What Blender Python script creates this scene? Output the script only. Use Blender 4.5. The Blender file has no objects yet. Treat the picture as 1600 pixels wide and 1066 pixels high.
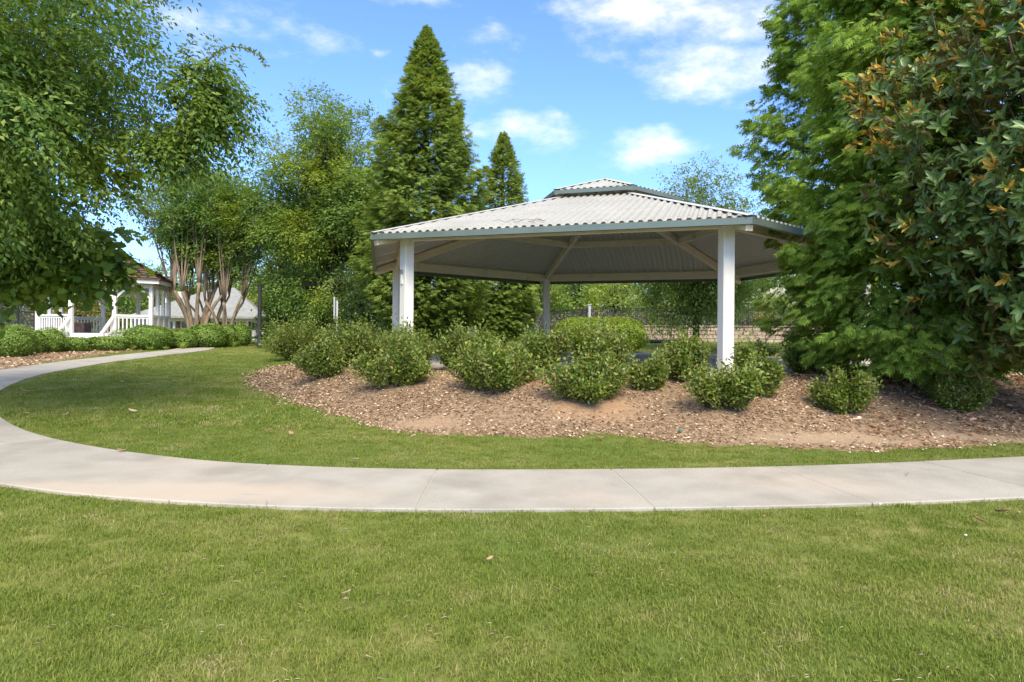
import bpy, math, random
import numpy as np
from mathutils import Vector, Matrix, Euler

random.seed(7)
SC = bpy.context.scene
COL = SC.collection

# ------------------------------------------------------------------ camera
F, HX, HY, ROLL, CAMZ = 1025.0, 800.0, 520.0, 0.008, 1.45
cam_d = bpy.data.cameras.new('camera')
cam = bpy.data.objects.new('camera', cam_d)
COL.objects.link(cam)
cam_d.sensor_width = 36.0
cam_d.lens = F / 1600.0 * 36.0
cam_d.shift_y = -(533.0 - HY) / 1600.0
cam_d.clip_start = 0.05
cam_d.clip_end = 3000.0
cam.matrix_world = Matrix.Translation((0, 0, CAMZ)) @ Matrix.Rotation(math.pi / 2, 4, 'X') @ Matrix.Rotation(ROLL, 4, 'Z')
SC.camera = cam

# ------------------------------------------------------------------ light
SUN_EL, SUN_AZ = math.radians(44), math.radians(166)
SKY_STRENGTH = 0.15
SUN_STRENGTH = 1.7
EXPOSURE = 1.72
SC.view_settings.view_transform = 'Standard'
SC.view_settings.look = 'None'
SC.view_settings.gamma = 1.0
SC.view_settings.use_curve_mapping = False
SC.view_settings.exposure = EXPOSURE
sun_d = bpy.data.lights.new('sun', 'SUN')
sun = bpy.data.objects.new('sun', sun_d)
COL.objects.link(sun)
sun_d.energy = SUN_STRENGTH
sun_d.angle = math.radians(30)
sun_d.color = (1.0, 0.88, 0.70)
_sv = Vector((math.sin(SUN_AZ) * math.cos(SUN_EL), math.cos(SUN_AZ) * math.cos(SUN_EL), math.sin(SUN_EL)))
sun.rotation_euler = _sv.to_track_quat('Z', 'Y').to_euler()
sun.location = (0, 0, 60)

world = bpy.data.worlds.new('World')
SC.world = world
world.use_nodes = True
wn, wl = world.node_tree.nodes, world.node_tree.links
wn.clear()


def wmath(op, a, b=None, clamp=False):
    n = wn.new('ShaderNodeMath')
    n.operation = op
    n.use_clamp = clamp
    for i, v in enumerate((a, b)):
        if v is None:
            continue
        if isinstance(v, (int, float)):
            n.inputs[i].default_value = v
        else:
            wl.new(v, n.inputs[i])
    return n.outputs[0]


w_out = wn.new('ShaderNodeOutputWorld')
w_bg = wn.new('ShaderNodeBackground')
w_bg.inputs['Strength'].default_value = SKY_STRENGTH
w_sky = wn.new('ShaderNodeTexSky')
w_sky.sky_type = 'NISHITA'
w_sky.sun_disc = False
w_sky.sun_elevation = SUN_EL
w_sky.sun_rotation = SUN_AZ
w_sky.air_density = 1.0
w_sky.dust_density = 1.3
w_sky.ozone_density = 2.2
w_tc = wn.new('ShaderNodeTexCoord')
w_n1 = wn.new('ShaderNodeTexNoise')
w_n1.inputs['Scale'].default_value = 8.0
w_n1.inputs['Detail'].default_value = 9.0
w_n1.inputs['Roughness'].default_value = 0.62
w_map = wn.new('ShaderNodeMapping')
w_map.inputs['Scale'].default_value = (1.0, 1.0, 2.2)
w_map.inputs['Rotation'].default_value = (0, .35, 0)
wl.new(w_tc.outputs['Generated'], w_map.inputs['Vector'])
wl.new(w_map.outputs['Vector'], w_n1.inputs['Vector'])
w_n2 = wn.new('ShaderNodeTexNoise')
w_n2.inputs['Scale'].default_value = 9.0
w_n2.inputs['Detail'].default_value = 3.0
wl.new(w_tc.outputs['Generated'], w_n2.inputs['Vector'])
w_warp = wn.new('ShaderNodeVectorMath')
w_warp.operation = 'MULTIPLY_ADD'
wl.new(w_n2.outputs['Color'], w_warp.inputs[0])
w_warp.inputs[1].default_value = (0.05, 0.05, 0.05)
wl.new(w_tc.outputs['Generated'], w_warp.inputs[2])
CLOUDS = [(1070, 5, 200, 62, 1.0), (775, 58, 75, 26, .75), (755, 132, 65, 26, .8), (815, 192, 95, 30, .8),
          (1115, 112, 95, 42, .95), (1165, 162, 42, 15, .7), (1022, 236, 80, 30, .7), (560, 50, 24, 60, .4),
          (640, 6, 65, 18, .6), (930, 50, 60, 45, .65), (592, 88, 18, 9, .6), (440, 86, 20, 10, .4),
          (1260, 330, 160, 30, .4), (700, 330, 200, 40, .25), (250, 60, 200, 60, .5), (1500, 150, 200, 90, .6)]
acc = None
for (px, py, hw, hh, amp) in CLOUDS:
    c = Vector(((px - 800) / F, 1.0, (520 - py) / F)).normalized()
    m = wn.new('ShaderNodeVectorMath')
    m.operation = 'SUBTRACT'
    wl.new(w_warp.outputs[0], m.inputs[0])
    m.inputs[1].default_value = (c.x + .025, c.y + .025, c.z + .025)
    s = wn.new('ShaderNodeVectorMath')
    s.operation = 'MULTIPLY'
    wl.new(m.outputs[0], s.inputs[0])
    s.inputs[1].default_value = (F / hw * .72, 2.0, F / hh * .75)
    le = wn.new('ShaderNodeVectorMath')
    le.operation = 'LENGTH'
    wl.new(s.outputs[0], le.inputs[0])
    v = wmath('SUBTRACT', 1.15, le.outputs['Value'], True)
    v = wmath('MULTIPLY', v, amp * 1.15)
    acc = v if acc is None else wmath('MAXIMUM', acc, v)
# wisps spread over the whole sky
w_n3 = wn.new('ShaderNodeTexNoise')
w_n3.inputs['Scale'].default_value = 2.3
w_n3.inputs['Detail'].default_value = 4.0
wl.new(w_map.outputs['Vector'], w_n3.inputs['Vector'])
wisp = wmath('MULTIPLY', wmath('SUBTRACT', w_n3.outputs['Fac'], .46, True), 1.6)
acc = wmath('MAXIMUM', acc, wisp)
# cloud carried on overhead as an unseen broken deck, thickened to neutralise the fill light
w_sep = wn.new('ShaderNodeSeparateXYZ')
wl.new(w_tc.outputs['Generated'], w_sep.inputs[0])
w_up = wn.new('ShaderNodeMapRange')
w_up.interpolation_type = 'SMOOTHSTEP'
w_up.inputs['From Min'].default_value = .44
w_up.inputs['From Max'].default_value = .62
w_up.inputs['To Max'].default_value = 1.35
wl.new(w_sep.outputs['Z'], w_up.inputs['Value'])
acc = wmath('MAXIMUM', acc, w_up.outputs['Result'])
dens = wmath('ADD', acc, wmath('MULTIPLY', wmath('SUBTRACT', w_n1.outputs['Fac'], .5), 2.9))
w_ramp = wn.new('ShaderNodeMapRange')
w_ramp.interpolation_type = 'SMOOTHSTEP'
w_ramp.inputs['From Min'].default_value = 0.30
w_ramp.inputs['From Max'].default_value = 1.75
wl.new(dens, w_ramp.inputs['Value'])
w_tint = wn.new('ShaderNodeMix')
w_tint.data_type = 'RGBA'
w_tint.blend_type = 'MULTIPLY'
w_tint.inputs['Factor'].default_value = 1.0
wl.new(w_sky.outputs['Color'], w_tint.inputs['A'])
w_tint.inputs['B'].default_value = (0.41, 0.52, 0.76, 1)
w_mix = wn.new('ShaderNodeMix')
w_mix.data_type = 'RGBA'
wl.new(w_ramp.outputs['Result'], w_mix.inputs['Factor'])
wl.new(w_tint.outputs['Result'], w_mix.inputs['A'])
w_mix.inputs['B'].default_value = (3.1, 3.0, 2.85, 1)
wl.new(w_mix.outputs['Result'], w_bg.inputs['Color'])
wl.new(w_bg.outputs['Background'], w_out.inputs['Surface'])

# ------------------------------------------------------------------ helpers
def smooth(a, b, x):
    t = np.clip((np.asarray(x, float) - a) / (b - a), 0, 1)
    return t * t * (3 - 2 * t)


def sin_noise(x, y, k=1.0, seed=0.0):
    x = np.asarray(x, float) * k
    y = np.asarray(y, float) * k
    return (np.sin(x * 1.7 + y * .9 + seed) + np.sin(x * -.8 + y * 2.1 + 1.3 + seed * 2) + .6 * np.sin(x * 3.9 + y * 3.1 + seed * 3)
            + .5 * np.sin(x * 5.3 - y * 4.4 + .7 * seed)) / 3.1


HEXC = np.array([1.341, 9.494]) * 1.9           # pavilion centre
TH0 = -1.367
SLABZ = 0.757
_bk = np.array([-204, -184, -145, -126, -115.5, -107.7, -95.3, -86, -65.4, -50, -35, -20, 0, 20, 90, 140, 156, 176, 215])
_br = np.array([9, 9.4, 8.75, 9.15, 9.75, 9.55, 9.15, 9.9, 10.2, 11.7, 15, 16.0, 13.0, 8.5, 7.3, 7.6, 8.6, 9.4, 8.75])


def bed_sd(x, y):
    """distance inside the mulch bed's edge (positive inside)"""
    dx, dy = np.asarray(x) - HEXC[0], np.asarray(y) - HEXC[1]
    r = np.hypot(dx, dy)
    a = np.degrees(np.arctan2(dy, dx))
    rb = np.interp(a, _bk, _br)
    return rb - r, r, rb


_pk = [-50, 7.0, 9.5, 12, 16, 20, 24, 33, 45, 60, 120, 600]
_pz = [0, 0, .05, .13, .3, .44, .55, .64, .68, .7, 1.6, 5.0]
MOUNDS = []


def gz(x, y):
    x = np.asarray(x, float)
    y = np.asarray(y, float)
    base = np.interp(y, _pk, _pz) + .3 * smooth(24, 41, y) * smooth(-6, 4, x) * (1 - smooth(60, 80, y))
    sd, r, rb = bed_sd(x, y)
    w = smooth(0, 1, sd / np.maximum(rb - 7.0, .25))
    w = np.where(r < 7.0, 1.0, w)
    z = base * (1 - w) + .69 * w
    for (mx, my, mr, mh) in MOUNDS:
        z = z + mh * np.exp(-((x - mx) ** 2 + (y - my) ** 2) / (mr * mr))
    return z


def ray(px, py):
    u, v = px - HX, py - HY
    c, s = math.cos(ROLL), math.sin(ROLL)
    return (u * c + v * s) / F, -(-u * s + v * c) / F      # x and z per metre of depth


def at(px, py, d):
    a, b = ray(px, py)
    return np.array([a * d, d, CAMZ + b * d])


def hit(px, py, lo=2.0, hi=90.0):
    """where the sight line through a pixel of the photograph meets the ground"""
    a, b = ray(px, py)
    ds = np.linspace(lo, hi, 4000)
    g = CAMZ + b * ds - gz(a * ds, ds)
    k = np.argmax(g < 0) if (g < 0).any() else len(ds) - 1
    d = ds[k]
    return np.array([a * d, d, float(gz(a * d, d))])


def foot(px, d):
    x = (px - HX) / F * d
    return np.array([x, d, float(gz(x, d))])


def mesh_np(name, V, faces):
    """faces: list of index arrays of shape (n, k)"""
    me = bpy.data.meshes.new(name)
    V = np.asarray(V, np.float32)
    me.vertices.add(len(V))
    me.vertices.foreach_set('co', V.ravel())
    fs = [np.asarray(f, np.int32) for f in faces if len(f)]
    nl = sum(f.size for f in fs)
    npol = sum(len(f) for f in fs)
    me.loops.add(nl)
    me.polygons.add(npol)
    me.loops.foreach_set('vertex_index', np.concatenate([f.ravel() for f in fs]))
    tot = np.concatenate([np.full(len(f), f.shape[1], np.int32) for f in fs])
    st = np.concatenate([[0], np.cumsum(tot)[:-1]]).astype(np.int32)
    me.polygons.foreach_set('loop_start', st)
    me.update(calc_edges=True)
    return me


def link(name, me, mat=None, parent=None, smooth_=False):
    if mat is not None:
        me.materials.append(mat)
    if smooth_:
        me.polygons.foreach_set('use_smooth', np.ones(len(me.polygons), bool))
    o = bpy.data.objects.new(name, me)
    COL.objects.link(o)
    if parent is not None:
        o.parent = parent
    return o


def tag(o, label=None, cat=None, group=None, kind=None):
    if label:
        o['label'] = label
    if cat:
        o['category'] = cat
    if group:
        o['group'] = group
    if kind:
        o['kind'] = kind
    return o


def empty(name, loc, label, cat, group=None, rz=0.0):
    o = bpy.data.objects.new(name, None)
    COL.objects.link(o)
    o.location = tuple(float(v) for v in loc)
    o.rotation_euler = (0, 0, rz)
    o.empty_display_size = .2
    return tag(o, label, cat, group)


class MB:
    """collects simple solids and builds one mesh"""
    def __init__(self):
        self.v, self.f = [], []

    def add(self, V, Fs):
        b = len(self.v)
        self.v.extend([tuple(map(float, p)) for p in V])
        self.f.extend([tuple(int(i) + b for i in f) for f in Fs])
        return self

    def box(self, c, s, rz=0.0):
        cx, cy, cz = c
        hx, hy, hz = s[0] / 2, s[1] / 2, s[2] / 2
        co, si = math.cos(rz), math.sin(rz)
        V = []
        for dz in (-hz, hz):
            for dx, dy in ((-hx, -hy), (hx, -hy), (hx, hy), (-hx, hy)):
                V.append((cx + dx * co - dy * si, cy + dx * si + dy * co, cz + dz))
        return self.add(V, [(3, 2, 1, 0), (4, 5, 6, 7), (0, 1, 5, 4), (1, 2, 6, 5), (2, 3, 7, 6), (3, 0, 4, 7)])

    def bar(self, a, b, w, h, up=(0, 0, 1)):
        """rectangular bar from a to b; w sideways, h along up"""
        a, b, up = Vector(a), Vector(b), Vector(up)
        d = (b - a).normalized()
        sd = d.cross(up)
        sd = sd.normalized() if sd.length > 1e-6 else Vector((1, 0, 0))
        u = sd.cross(d).normalized()
        V = []
        for p in (a, b):
            for i, j in ((-1, -1), (1, -1), (1, 1), (-1, 1)):
                V.append(p + sd * (w / 2 * i) + u * (h / 2 * j))
        return self.add(V, [(3, 2, 1, 0), (4, 5, 6, 7), (0, 1, 5, 4), (1, 2, 6, 5), (2, 3, 7, 6), (3, 0, 4, 7)])

    def prism(self, poly, z0, z1):
        n = len(poly)
        V = [(p[0], p[1], z0) for p in poly] + [(p[0], p[1], z1) for p in poly]
        return self.add(V, [tuple(range(n - 1, -1, -1)), tuple(range(n, 2 * n))] + [(i, (i + 1) % n, n + (i + 1) % n, n + i) for i in range(n)])

    def tube(self, pts, rad, n=6):
        pts = [Vector(p) for p in pts]
        b = len(self.v)
        m = len(pts)
        prev = None
        for i, p in enumerate(pts):
            d = (pts[min(i + 1, m - 1)] - pts[max(i - 1, 0)])
            d = d.normalized() if d.length > 1e-9 else Vector((0, 0, 1))
            a = d.orthogonal().normalized() if prev is None else (prev - d * prev.dot(d)).normalized()
            prev = a
            c = d.cross(a)
            r = rad[i] if hasattr(rad, '__len__') else rad
            for k in range(n):
                t = 2 * math.pi * k / n
                self.v.append(tuple(p + a * (r * math.cos(t)) + c * (r * math.sin(t))))
        for i in range(m - 1):
            for k in range(n):
                k2 = (k + 1) % n
                self.f.append((b + i * n + k, b + i * n + k2, b + (i + 1) * n + k2, b + (i + 1) * n + k))
        self.f.append(tuple(b + k for k in range(n - 1, -1, -1)))
        self.f.append(tuple(b + (m - 1) * n + k for k in range(n)))
        return self

    def build(self, name, mat, parent=None, smooth_=False, bevel=0.0):
        me = bpy.data.meshes.new(name)
        me.from_pydata(self.v, [], self.f)
        me.update()
        o = link(name, me, mat, parent, smooth_)
        if bevel:
            m = o.modifiers.new('bevel', 'BEVEL')
            m.width = bevel
            m.segments = 1
            m.limit_method = 'ANGLE'
        return o


# ------------------------------------------------------------------ materials
def new_mat(name):
    m = bpy.data.materials.new(name)
    m.use_nodes = True
    nt = m.node_tree
    nt.nodes.clear()
    return m, nt.nodes, nt.links


def ramp(n, stops):
    r = n.new('ShaderNodeValToRGB')
    el = r.color_ramp.elements
    while len(el) < len(stops):
        el.new(.5)
    for e, (p, c) in zip(el, stops):
        e.position = p
        e.color = (c[0], c[1], c[2], 1)
    return r


def surf(name, stops, scale=3.0, detail=6.0, rough=.7, bump=0.0, bscale=40.0, bdist=.01, spec=.3, metallic=0.0, extra=None, coord='Object', stretch=(1, 1, 1)):
    """noise-coloured solid surface"""
    m, n, l = new_mat(name)
    out = n.new('ShaderNodeOutputMaterial')
    b = n.new('ShaderNodeBsdfPrincipled')
    b.inputs['Roughness'].default_value = rough
    b.inputs['Specular IOR Level'].default_value = spec
    b.inputs['Metallic'].default_value = metallic
    if coord == 'World':
        vec = n.new('ShaderNodeNewGeometry').outputs['Position']
    else:
        vec = n.new('ShaderNodeTexCoord').outputs[coord]
    mp = n.new('ShaderNodeMapping')
    mp.inputs['Scale'].default_value = stretch
    l.new(vec, mp.inputs['Vector'])
    t = n.new('ShaderNodeTexNoise')
    t.inputs['Scale'].default_value = scale
    t.inputs['Detail'].default_value = detail
    l.new(mp.outputs['Vector'], t.inputs['Vector'])
    r = ramp(n, stops)
    l.new(t.outputs['Fac'], r.inputs['Fac'])
    col = r.outputs['Color']
    if extra:
        col = extra(n, l, col, vec)
    l.new(col, b.inputs['Base Color'])
    if bump:
        t2 = n.new('ShaderNodeTexNoise')
        t2.inputs['Scale'].default_value = bscale
        t2.inputs['Detail'].default_value = 5
        l.new(mp.outputs['Vector'], t2.inputs['Vector'])
        bp = n.new('ShaderNodeBump')
        bp.inputs['Strength'].default_value = bump
        bp.inputs['Distance'].default_value = bdist
        l.new(t2.outputs['Fac'], bp.inputs['Height'])
        l.new(bp.outputs['Normal'], b.inputs['Normal'])
    l.new(b.outputs['BSDF'], out.inputs['Surface'])
    return m


def mix_noise(col2, scale, lo, hi, detail=4.0, amount=1.0):
    def f(n, l, col, vec):
        t = n.new('ShaderNodeTexNoise')
        t.inputs['Scale'].default_value = scale
        t.inputs['Detail'].default_value = detail
        l.new(vec, t.inputs['Vector'])
        mr = n.new('ShaderNodeMapRange')
        mr.inputs['From Min'].default_value = lo
        mr.inputs['From Max'].default_value = hi
        mr.inputs['To Max'].default_value = amount
        l.new(t.outputs['Fac'], mr.inputs['Value'])
        mx = n.new('ShaderNodeMix')
        mx.data_type = 'RGBA'
        l.new(mr.outputs['Result'], mx.inputs['Factor'])
        l.new(col, mx.inputs['A'])
        mx.inputs['B'].default_value = (*col2, 1)
        return mx.outputs['Result']
    return f


def leaf_mat(name, stops, transl=.35, rough=.5, spec=.35, patch=None, patch_scale=.6, back=None, per_object=False, gain=1.3):
    """leaf colour varies leaf by leaf; patch adds clumps of another green"""
    m, n, l = new_mat(name)
    out = n.new('ShaderNodeOutputMaterial')
    g = n.new('ShaderNodeNewGeometry')
    if per_object:
        rnd = n.new('ShaderNodeObjectInfo').outputs['Random']
    else:
        rnd = g.outputs['Random Per Island']
    stops = [(p, tuple(min(.8, v * gain) for v in c)) for p, c in stops]
    if patch:
        patch = tuple(v * gain for v in patch)
    r = ramp(n, stops)
    l.new(rnd, r.inputs['Fac'])
    col = r.outputs['Color']
    if patch:
        col = mix_noise(patch, patch_scale, .45, .68, 3.0, .75)(n, l, col, g.outputs['Position'])
    if back:
        mx = n.new('ShaderNodeMix')
        mx.data_type = 'RGBA'
        l.new(g.outputs['Backfacing'], mx.inputs['Factor'])
        l.new(col, mx.inputs['A'])
        mx.inputs['B'].default_value = (*back, 1)
        col = mx.outputs['Result']
    b = n.new('ShaderNodeBsdfPrincipled')
    b.inputs['Roughness'].default_value = rough
    b.inputs['Specular IOR Level'].default_value = spec
    l.new(col, b.inputs['Base Color'])
    t = n.new('ShaderNodeBsdfTranslucent')
    hs = n.new('ShaderNodeHueSaturation')
    hs.inputs['Hue'].default_value = .485
    hs.inputs['Saturation'].default_value = 1.1
    hs.inputs['Value'].default_value = 1.35
    l.new(col, hs.inputs['Color'])
    l.new(hs.outputs['Color'], t.inputs['Color'])
    mx = n.new('ShaderNodeMixShader')
    mx.inputs['Fac'].default_value = transl
    l.new(b.outputs['BSDF'], mx.inputs[1])
    l.new(t.outputs['BSDF'], mx.inputs[2])
    l.new(mx.outputs['Shader'], out.inputs['Surface'])
    return m


def concrete_marks(n, l, col, vec):
    """speckle, blotches and the sandy wash along the outer edge at the left"""
    col = mix_noise((.44, .37, .30), .5, .5, .75, 5, .7)(n, l, col, vec)
    col = mix_noise((.22, .205, .165), 1.1, .5, .75, 9, .75)(n, l, col, vec)
    col = mix_noise((.20, .185, .16), 60, .58, .75, 3, .6)(n, l, col, vec)
    col = mix_noise((.52, .50, .45), 85, .6, .78, 3, .6)(n, l, col, vec)
    t = n.new('ShaderNodeTexNoise')
    t.inputs['Scale'].default_value = 2.2
    t.inputs['Detail'].default_value = 6
    l.new(vec, t.inputs['Vector'])
    w = n.new('ShaderNodeVectorMath')
    w.operation = 'MULTIPLY_ADD'
    l.new(t.outputs['Color'], w.inputs[0])
    w.inputs[1].default_value = (.6, .5, 0)
    l.new(vec, w.inputs[2])
    m = n.new('ShaderNodeVectorMath')
    m.operation = 'SUBTRACT'
    l.new(w.outputs[0], m.inputs[0])
    m.inputs[1].default_value = (-3.5 + .3, 5.72 + .25, 0)
    sc = n.new('ShaderNodeVectorMath')
    sc.operation = 'MULTIPLY'
    l.new(m.outputs[0], sc.inputs[0])
    sc.inputs[1].default_value = (1 / 2.3, 1 / .45, 0)
    le = n.new('ShaderNodeVectorMath')
    le.operation = 'LENGTH'
    l.new(sc.outputs[0], le.inputs[0])
    mr = n.new('ShaderNodeMapRange')
    mr.interpolation_type = 'SMOOTHSTEP'
    mr.inputs['From Min'].default_value = 1.25
    mr.inputs['From Max'].default_value = .55
    mr.inputs['To Max'].default_value = .8
    l.new(le.outputs['Value'], mr.inputs['Value'])
    mx = n.new('ShaderNodeMix')
    mx.data_type = 'RGBA'
    l.new(mr.outputs['Result'], mx.inputs['Factor'])
    l.new(col, mx.inputs['A'])
    mx.inputs['B'].default_value = (.45, .385, .305, 1)
    col = mx.outputs['Result']
    # hairline cracks, only in places
    vo = n.new('ShaderNodeTexVoronoi')
    vo.feature = 'DISTANCE_TO_EDGE'
    vo.inputs['Scale'].default_value = .42
    w2 = n.new('ShaderNodeVectorMath')
    w2.operation = 'MULTIPLY_ADD'
    l.new(t.outputs['Color'], w2.inputs[0])
    w2.inputs[1].default_value = (.35, .35, .35)
    l.new(vec, w2.inputs[2])
    l.new(w2.outputs[0], vo.inputs['Vector'])
    cr = n.new('ShaderNodeMapRange')
    cr.inputs['From Min'].default_value = .0045
    cr.inputs['From Max'].default_value = .0015
    l.new(vo.outputs['Distance'], cr.inputs['Value'])
    ms = n.new('ShaderNodeTexNoise')
    ms.inputs['Scale'].default_value = .7
    l.new(vec, ms.inputs['Vector'])
    mm = n.new('ShaderNodeMapRange')
    mm.inputs['From Min'].default_value = .58
    mm.inputs['From Max'].default_value = .64
    mm.inputs['To Max'].default_value = .6
    l.new(ms.outputs['Fac'], mm.inputs['Value'])
    mu = n.new('ShaderNodeMath')
    mu.operation = 'MULTIPLY'
    l.new(cr.outputs['Result'], mu.inputs[0])
    l.new(mm.outputs['Result'], mu.inputs[1])
    m2 = n.new('ShaderNodeMix')
    m2.data_type = 'RGBA'
    l.new(mu.outputs[0], m2.inputs['Factor'])
    l.new(col, m2.inputs['A'])
    m2.inputs['B'].default_value = (.13, .115, .09, 1)
    return m2.outputs['Result']


def stain(n, l, col, vec, c, rad, color, amt):
    """a soil or dirt patch of its own, with a noisy outline"""
    t = n.new('ShaderNodeTexNoise')
    t.inputs['Scale'].default_value = 3.0
    t.inputs['Detail'].default_value = 6
    l.new(vec, t.inputs['Vector'])
    w = n.new('ShaderNodeVectorMath')
    w.operation = 'MULTIPLY_ADD'
    l.new(t.outputs['Color'], w.inputs[0])
    w.inputs[1].default_value = (.5, .5, 0)
    l.new(vec, w.inputs[2])
    m = n.new('ShaderNodeVectorMath')
    m.operation = 'SUBTRACT'
    l.new(w.outputs[0], m.inputs[0])
    m.inputs[1].default_value = (c[0] + .25, c[1] + .25, 0)
    sc = n.new('ShaderNodeVectorMath')
    sc.operation = 'MULTIPLY'
    l.new(m.outputs[0], sc.inputs[0])
    sc.inputs[1].default_value = (1 / rad[0], 1 / rad[1], 0)
    le = n.new('ShaderNodeVectorMath')
    le.operation = 'LENGTH'
    l.new(sc.outputs[0], le.inputs[0])
    mr = n.new('ShaderNodeMapRange')
    mr.interpolation_type = 'SMOOTHSTEP'
    mr.inputs['From Min'].default_value = 1.2
    mr.inputs['From Max'].default_value = .5
    mr.inputs['To Max'].default_value = amt
    l.new(le.outputs['Value'], mr.inputs['Value'])
    mx = n.new('ShaderNodeMix')
    mx.data_type = 'RGBA'
    l.new(mr.outputs['Result'], mx.inputs['Factor'])
    l.new(col, mx.inputs['A'])
    mx.inputs['B'].default_value = (*color, 1)
    return mx.outputs['Result']


CLAY = [((1.25, 9.75), (.75, .42), (.44, .27, .15)), ((.5, 10.8), (.4, .4), (.43, .25, .14)), ((-1.3, 9.55), (.7, .3), (.42, .29, .19)),
        ((4.3, 8.6), (1.3, .28), (.45, .34, .23)), ((6.3, 8.9), (.9, .25), (.46, .35, .24)), ((1.9, 10.6), (.35, .3), (.40, .26, .16))]


def clay_patches(n, l, col, vec):
    col = mix_noise((.36, .245, .15), .55, .54, .7, 4, .5)(n, l, col, vec)
    for c, r, k in CLAY:
        col = stain(n, l, col, vec, c, r, k, .45)
    return col


M = {}
M['soil'] = surf('lawn_soil', [(.3, (.13, .15, .036)), (.55, (.19, .195, .06)), (.75, (.27, .22, .10))], scale=5, detail=8, rough=.95, spec=.1, coord='World',
                 extra=mix_noise((.08, .13, .025), .35, .4, .62))
M['concrete'] = surf('concrete', [(.25, (.285, .268, .228)), (.5, (.345, .326, .28)), (.75, (.395, .373, .322))], scale=1.6, detail=9, rough=.9, spec=.15, bump=.35, bscale=90, bdist=.004,
                     coord='World', extra=concrete_marks)
M['slab'] = surf('slab_concrete', [(.3, (.36, .34, .31)), (.7, (.48, .455, .42))], scale=2.2, detail=7, rough=.85, spec=.15, bump=.2, bscale=70, bdist=.003, coord='World')
M['joint'] = surf('joint_dirt', [(.3, (.33, .30, .245)), (.7, (.40, .37, .305))], scale=6, rough=.95, coord='World')
M['mulch'] = surf('mulch_ground', [(.25, (.15, .098, .058)), (.5, (.265, .183, .112)), (.75, (.36, .268, .175))], scale=14, detail=9, rough=.95, spec=.1, bump=.8, bscale=45, bdist=.03, coord='World',
                  extra=clay_patches)
M['white'] = surf('white_paint', [(.3, (.74, .71, .635)), (.7, (.81, .785, .715))], scale=2.5, detail=5, rough=.45, spec=.4, bump=.12, bscale=9, bdist=.004, stretch=(6, 6, .8), coord='World',
                  extra=mix_noise((.56, .52, .45), 1.1, .62, .8, 8, .6))
M['timber'] = surf('cream_timber', [(.3, (.70, .625, .47)), (.7, (.80, .735, .575))], scale=2.2, detail=7, rough=.6, spec=.3, bump=.25, bscale=8, bdist=.004, stretch=(1.4, 1.4, 5), coord='World',
                   extra=mix_noise((.42, .35, .25), 1.6, .62, .78, 8, .7))
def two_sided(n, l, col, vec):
    """roof sheet: grey outside, ground bounce light painted in beige underneath"""
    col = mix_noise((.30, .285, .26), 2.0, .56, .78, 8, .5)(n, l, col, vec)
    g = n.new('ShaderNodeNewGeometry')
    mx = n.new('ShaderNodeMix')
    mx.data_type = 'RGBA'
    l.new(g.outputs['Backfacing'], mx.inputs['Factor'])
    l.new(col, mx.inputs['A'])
    mx.inputs['B'].default_value = (.53, .525, .45, 1)  # underside beige stands in for light bounced up from the ground
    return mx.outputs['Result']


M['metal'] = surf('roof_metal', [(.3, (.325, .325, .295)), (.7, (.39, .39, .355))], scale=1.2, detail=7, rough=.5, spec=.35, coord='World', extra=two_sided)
M['cap'] = surf('cap_metal', [(.3, (.44, .44, .42)), (.7, (.52, .52, .50))], scale=2, rough=.4, spec=.45, coord='World')
M['fascia'] = surf('green_fascia', [(.3, (.10, .135, .118)), (.7, (.13, .168, .148))], scale=2, rough=.35, spec=.5, coord='World')
M['hole'] = surf('dark_steel', [(.3, (.03, .03, .032)), (.7, (.05, .05, .05))], scale=5, rough=.5)
M['grey_box'] = surf('grey_box', [(.3, (.22, .22, .21)), (.7, (.3, .3, .29))], scale=8, rough=.5)
M['bark'] = surf('bark', [(.3, (.10, .075, .055)), (.7, (.21, .165, .12))], scale=5, detail=8, rough=.95, spec=.1, bump=.7, bscale=12, bdist=.03, stretch=(3, 3, .6))
M['bark_dark'] = surf('dark_bark', [(.3, (.055, .04, .03)), (.7, (.12, .09, .07))], scale=5, detail=8, rough=.95, spec=.1, bump=.7, bscale=12, bdist=.03, stretch=(3, 3, .6))
M['bark_myrtle'] = surf('myrtle_bark', [(.3, (.17, .12, .075)), (.5, (.255, .195, .125)), (.7, (.34, .275, .185))], scale=3, detail=6, rough=.8, spec=.2, stretch=(3, 3, .7))
M['twig'] = surf('twig', [(.3, (.10, .08, .05)), (.7, (.20, .16, .10))], scale=9, rough=.9)
M['shingle_brown'] = surf('brown_shingle', [(.25, (.11, .062, .045)), (.5, (.17, .10, .075)), (.8, (.23, .145, .11))], scale=7, detail=8, rough=.95, spec=.1, bump=.5, bscale=14, bdist=.03)
M['shingle_grey'] = surf('grey_shingle', [(.25, (.20, .205, .195)), (.5, (.25, .255, .24)), (.8, (.31, .315, .295))], scale=3, detail=9, rough=.95, spec=.1, bump=.5, bscale=10, bdist=.03)
M['brick'] = surf('brick_wall', [(.3, (.20, .11, .08)), (.7, (.32, .20, .15))], scale=6, detail=8, rough=.9)
M['glass'] = surf('dark_glass', [(.3, (.03, .04, .045)), (.7, (.06, .075, .085))], scale=.8, rough=.08, spec=.7)
M['blackmetal'] = surf('black_metal', [(.3, (.012, .012, .013)), (.7, (.022, .022, .023))], scale=4, rough=.4, spec=.4)
M['screen'] = surf('fence_mesh', [(.3, (.05, .065, .07)), (.7, (.08, .10, .11))], scale=4, rough=.7)
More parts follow.
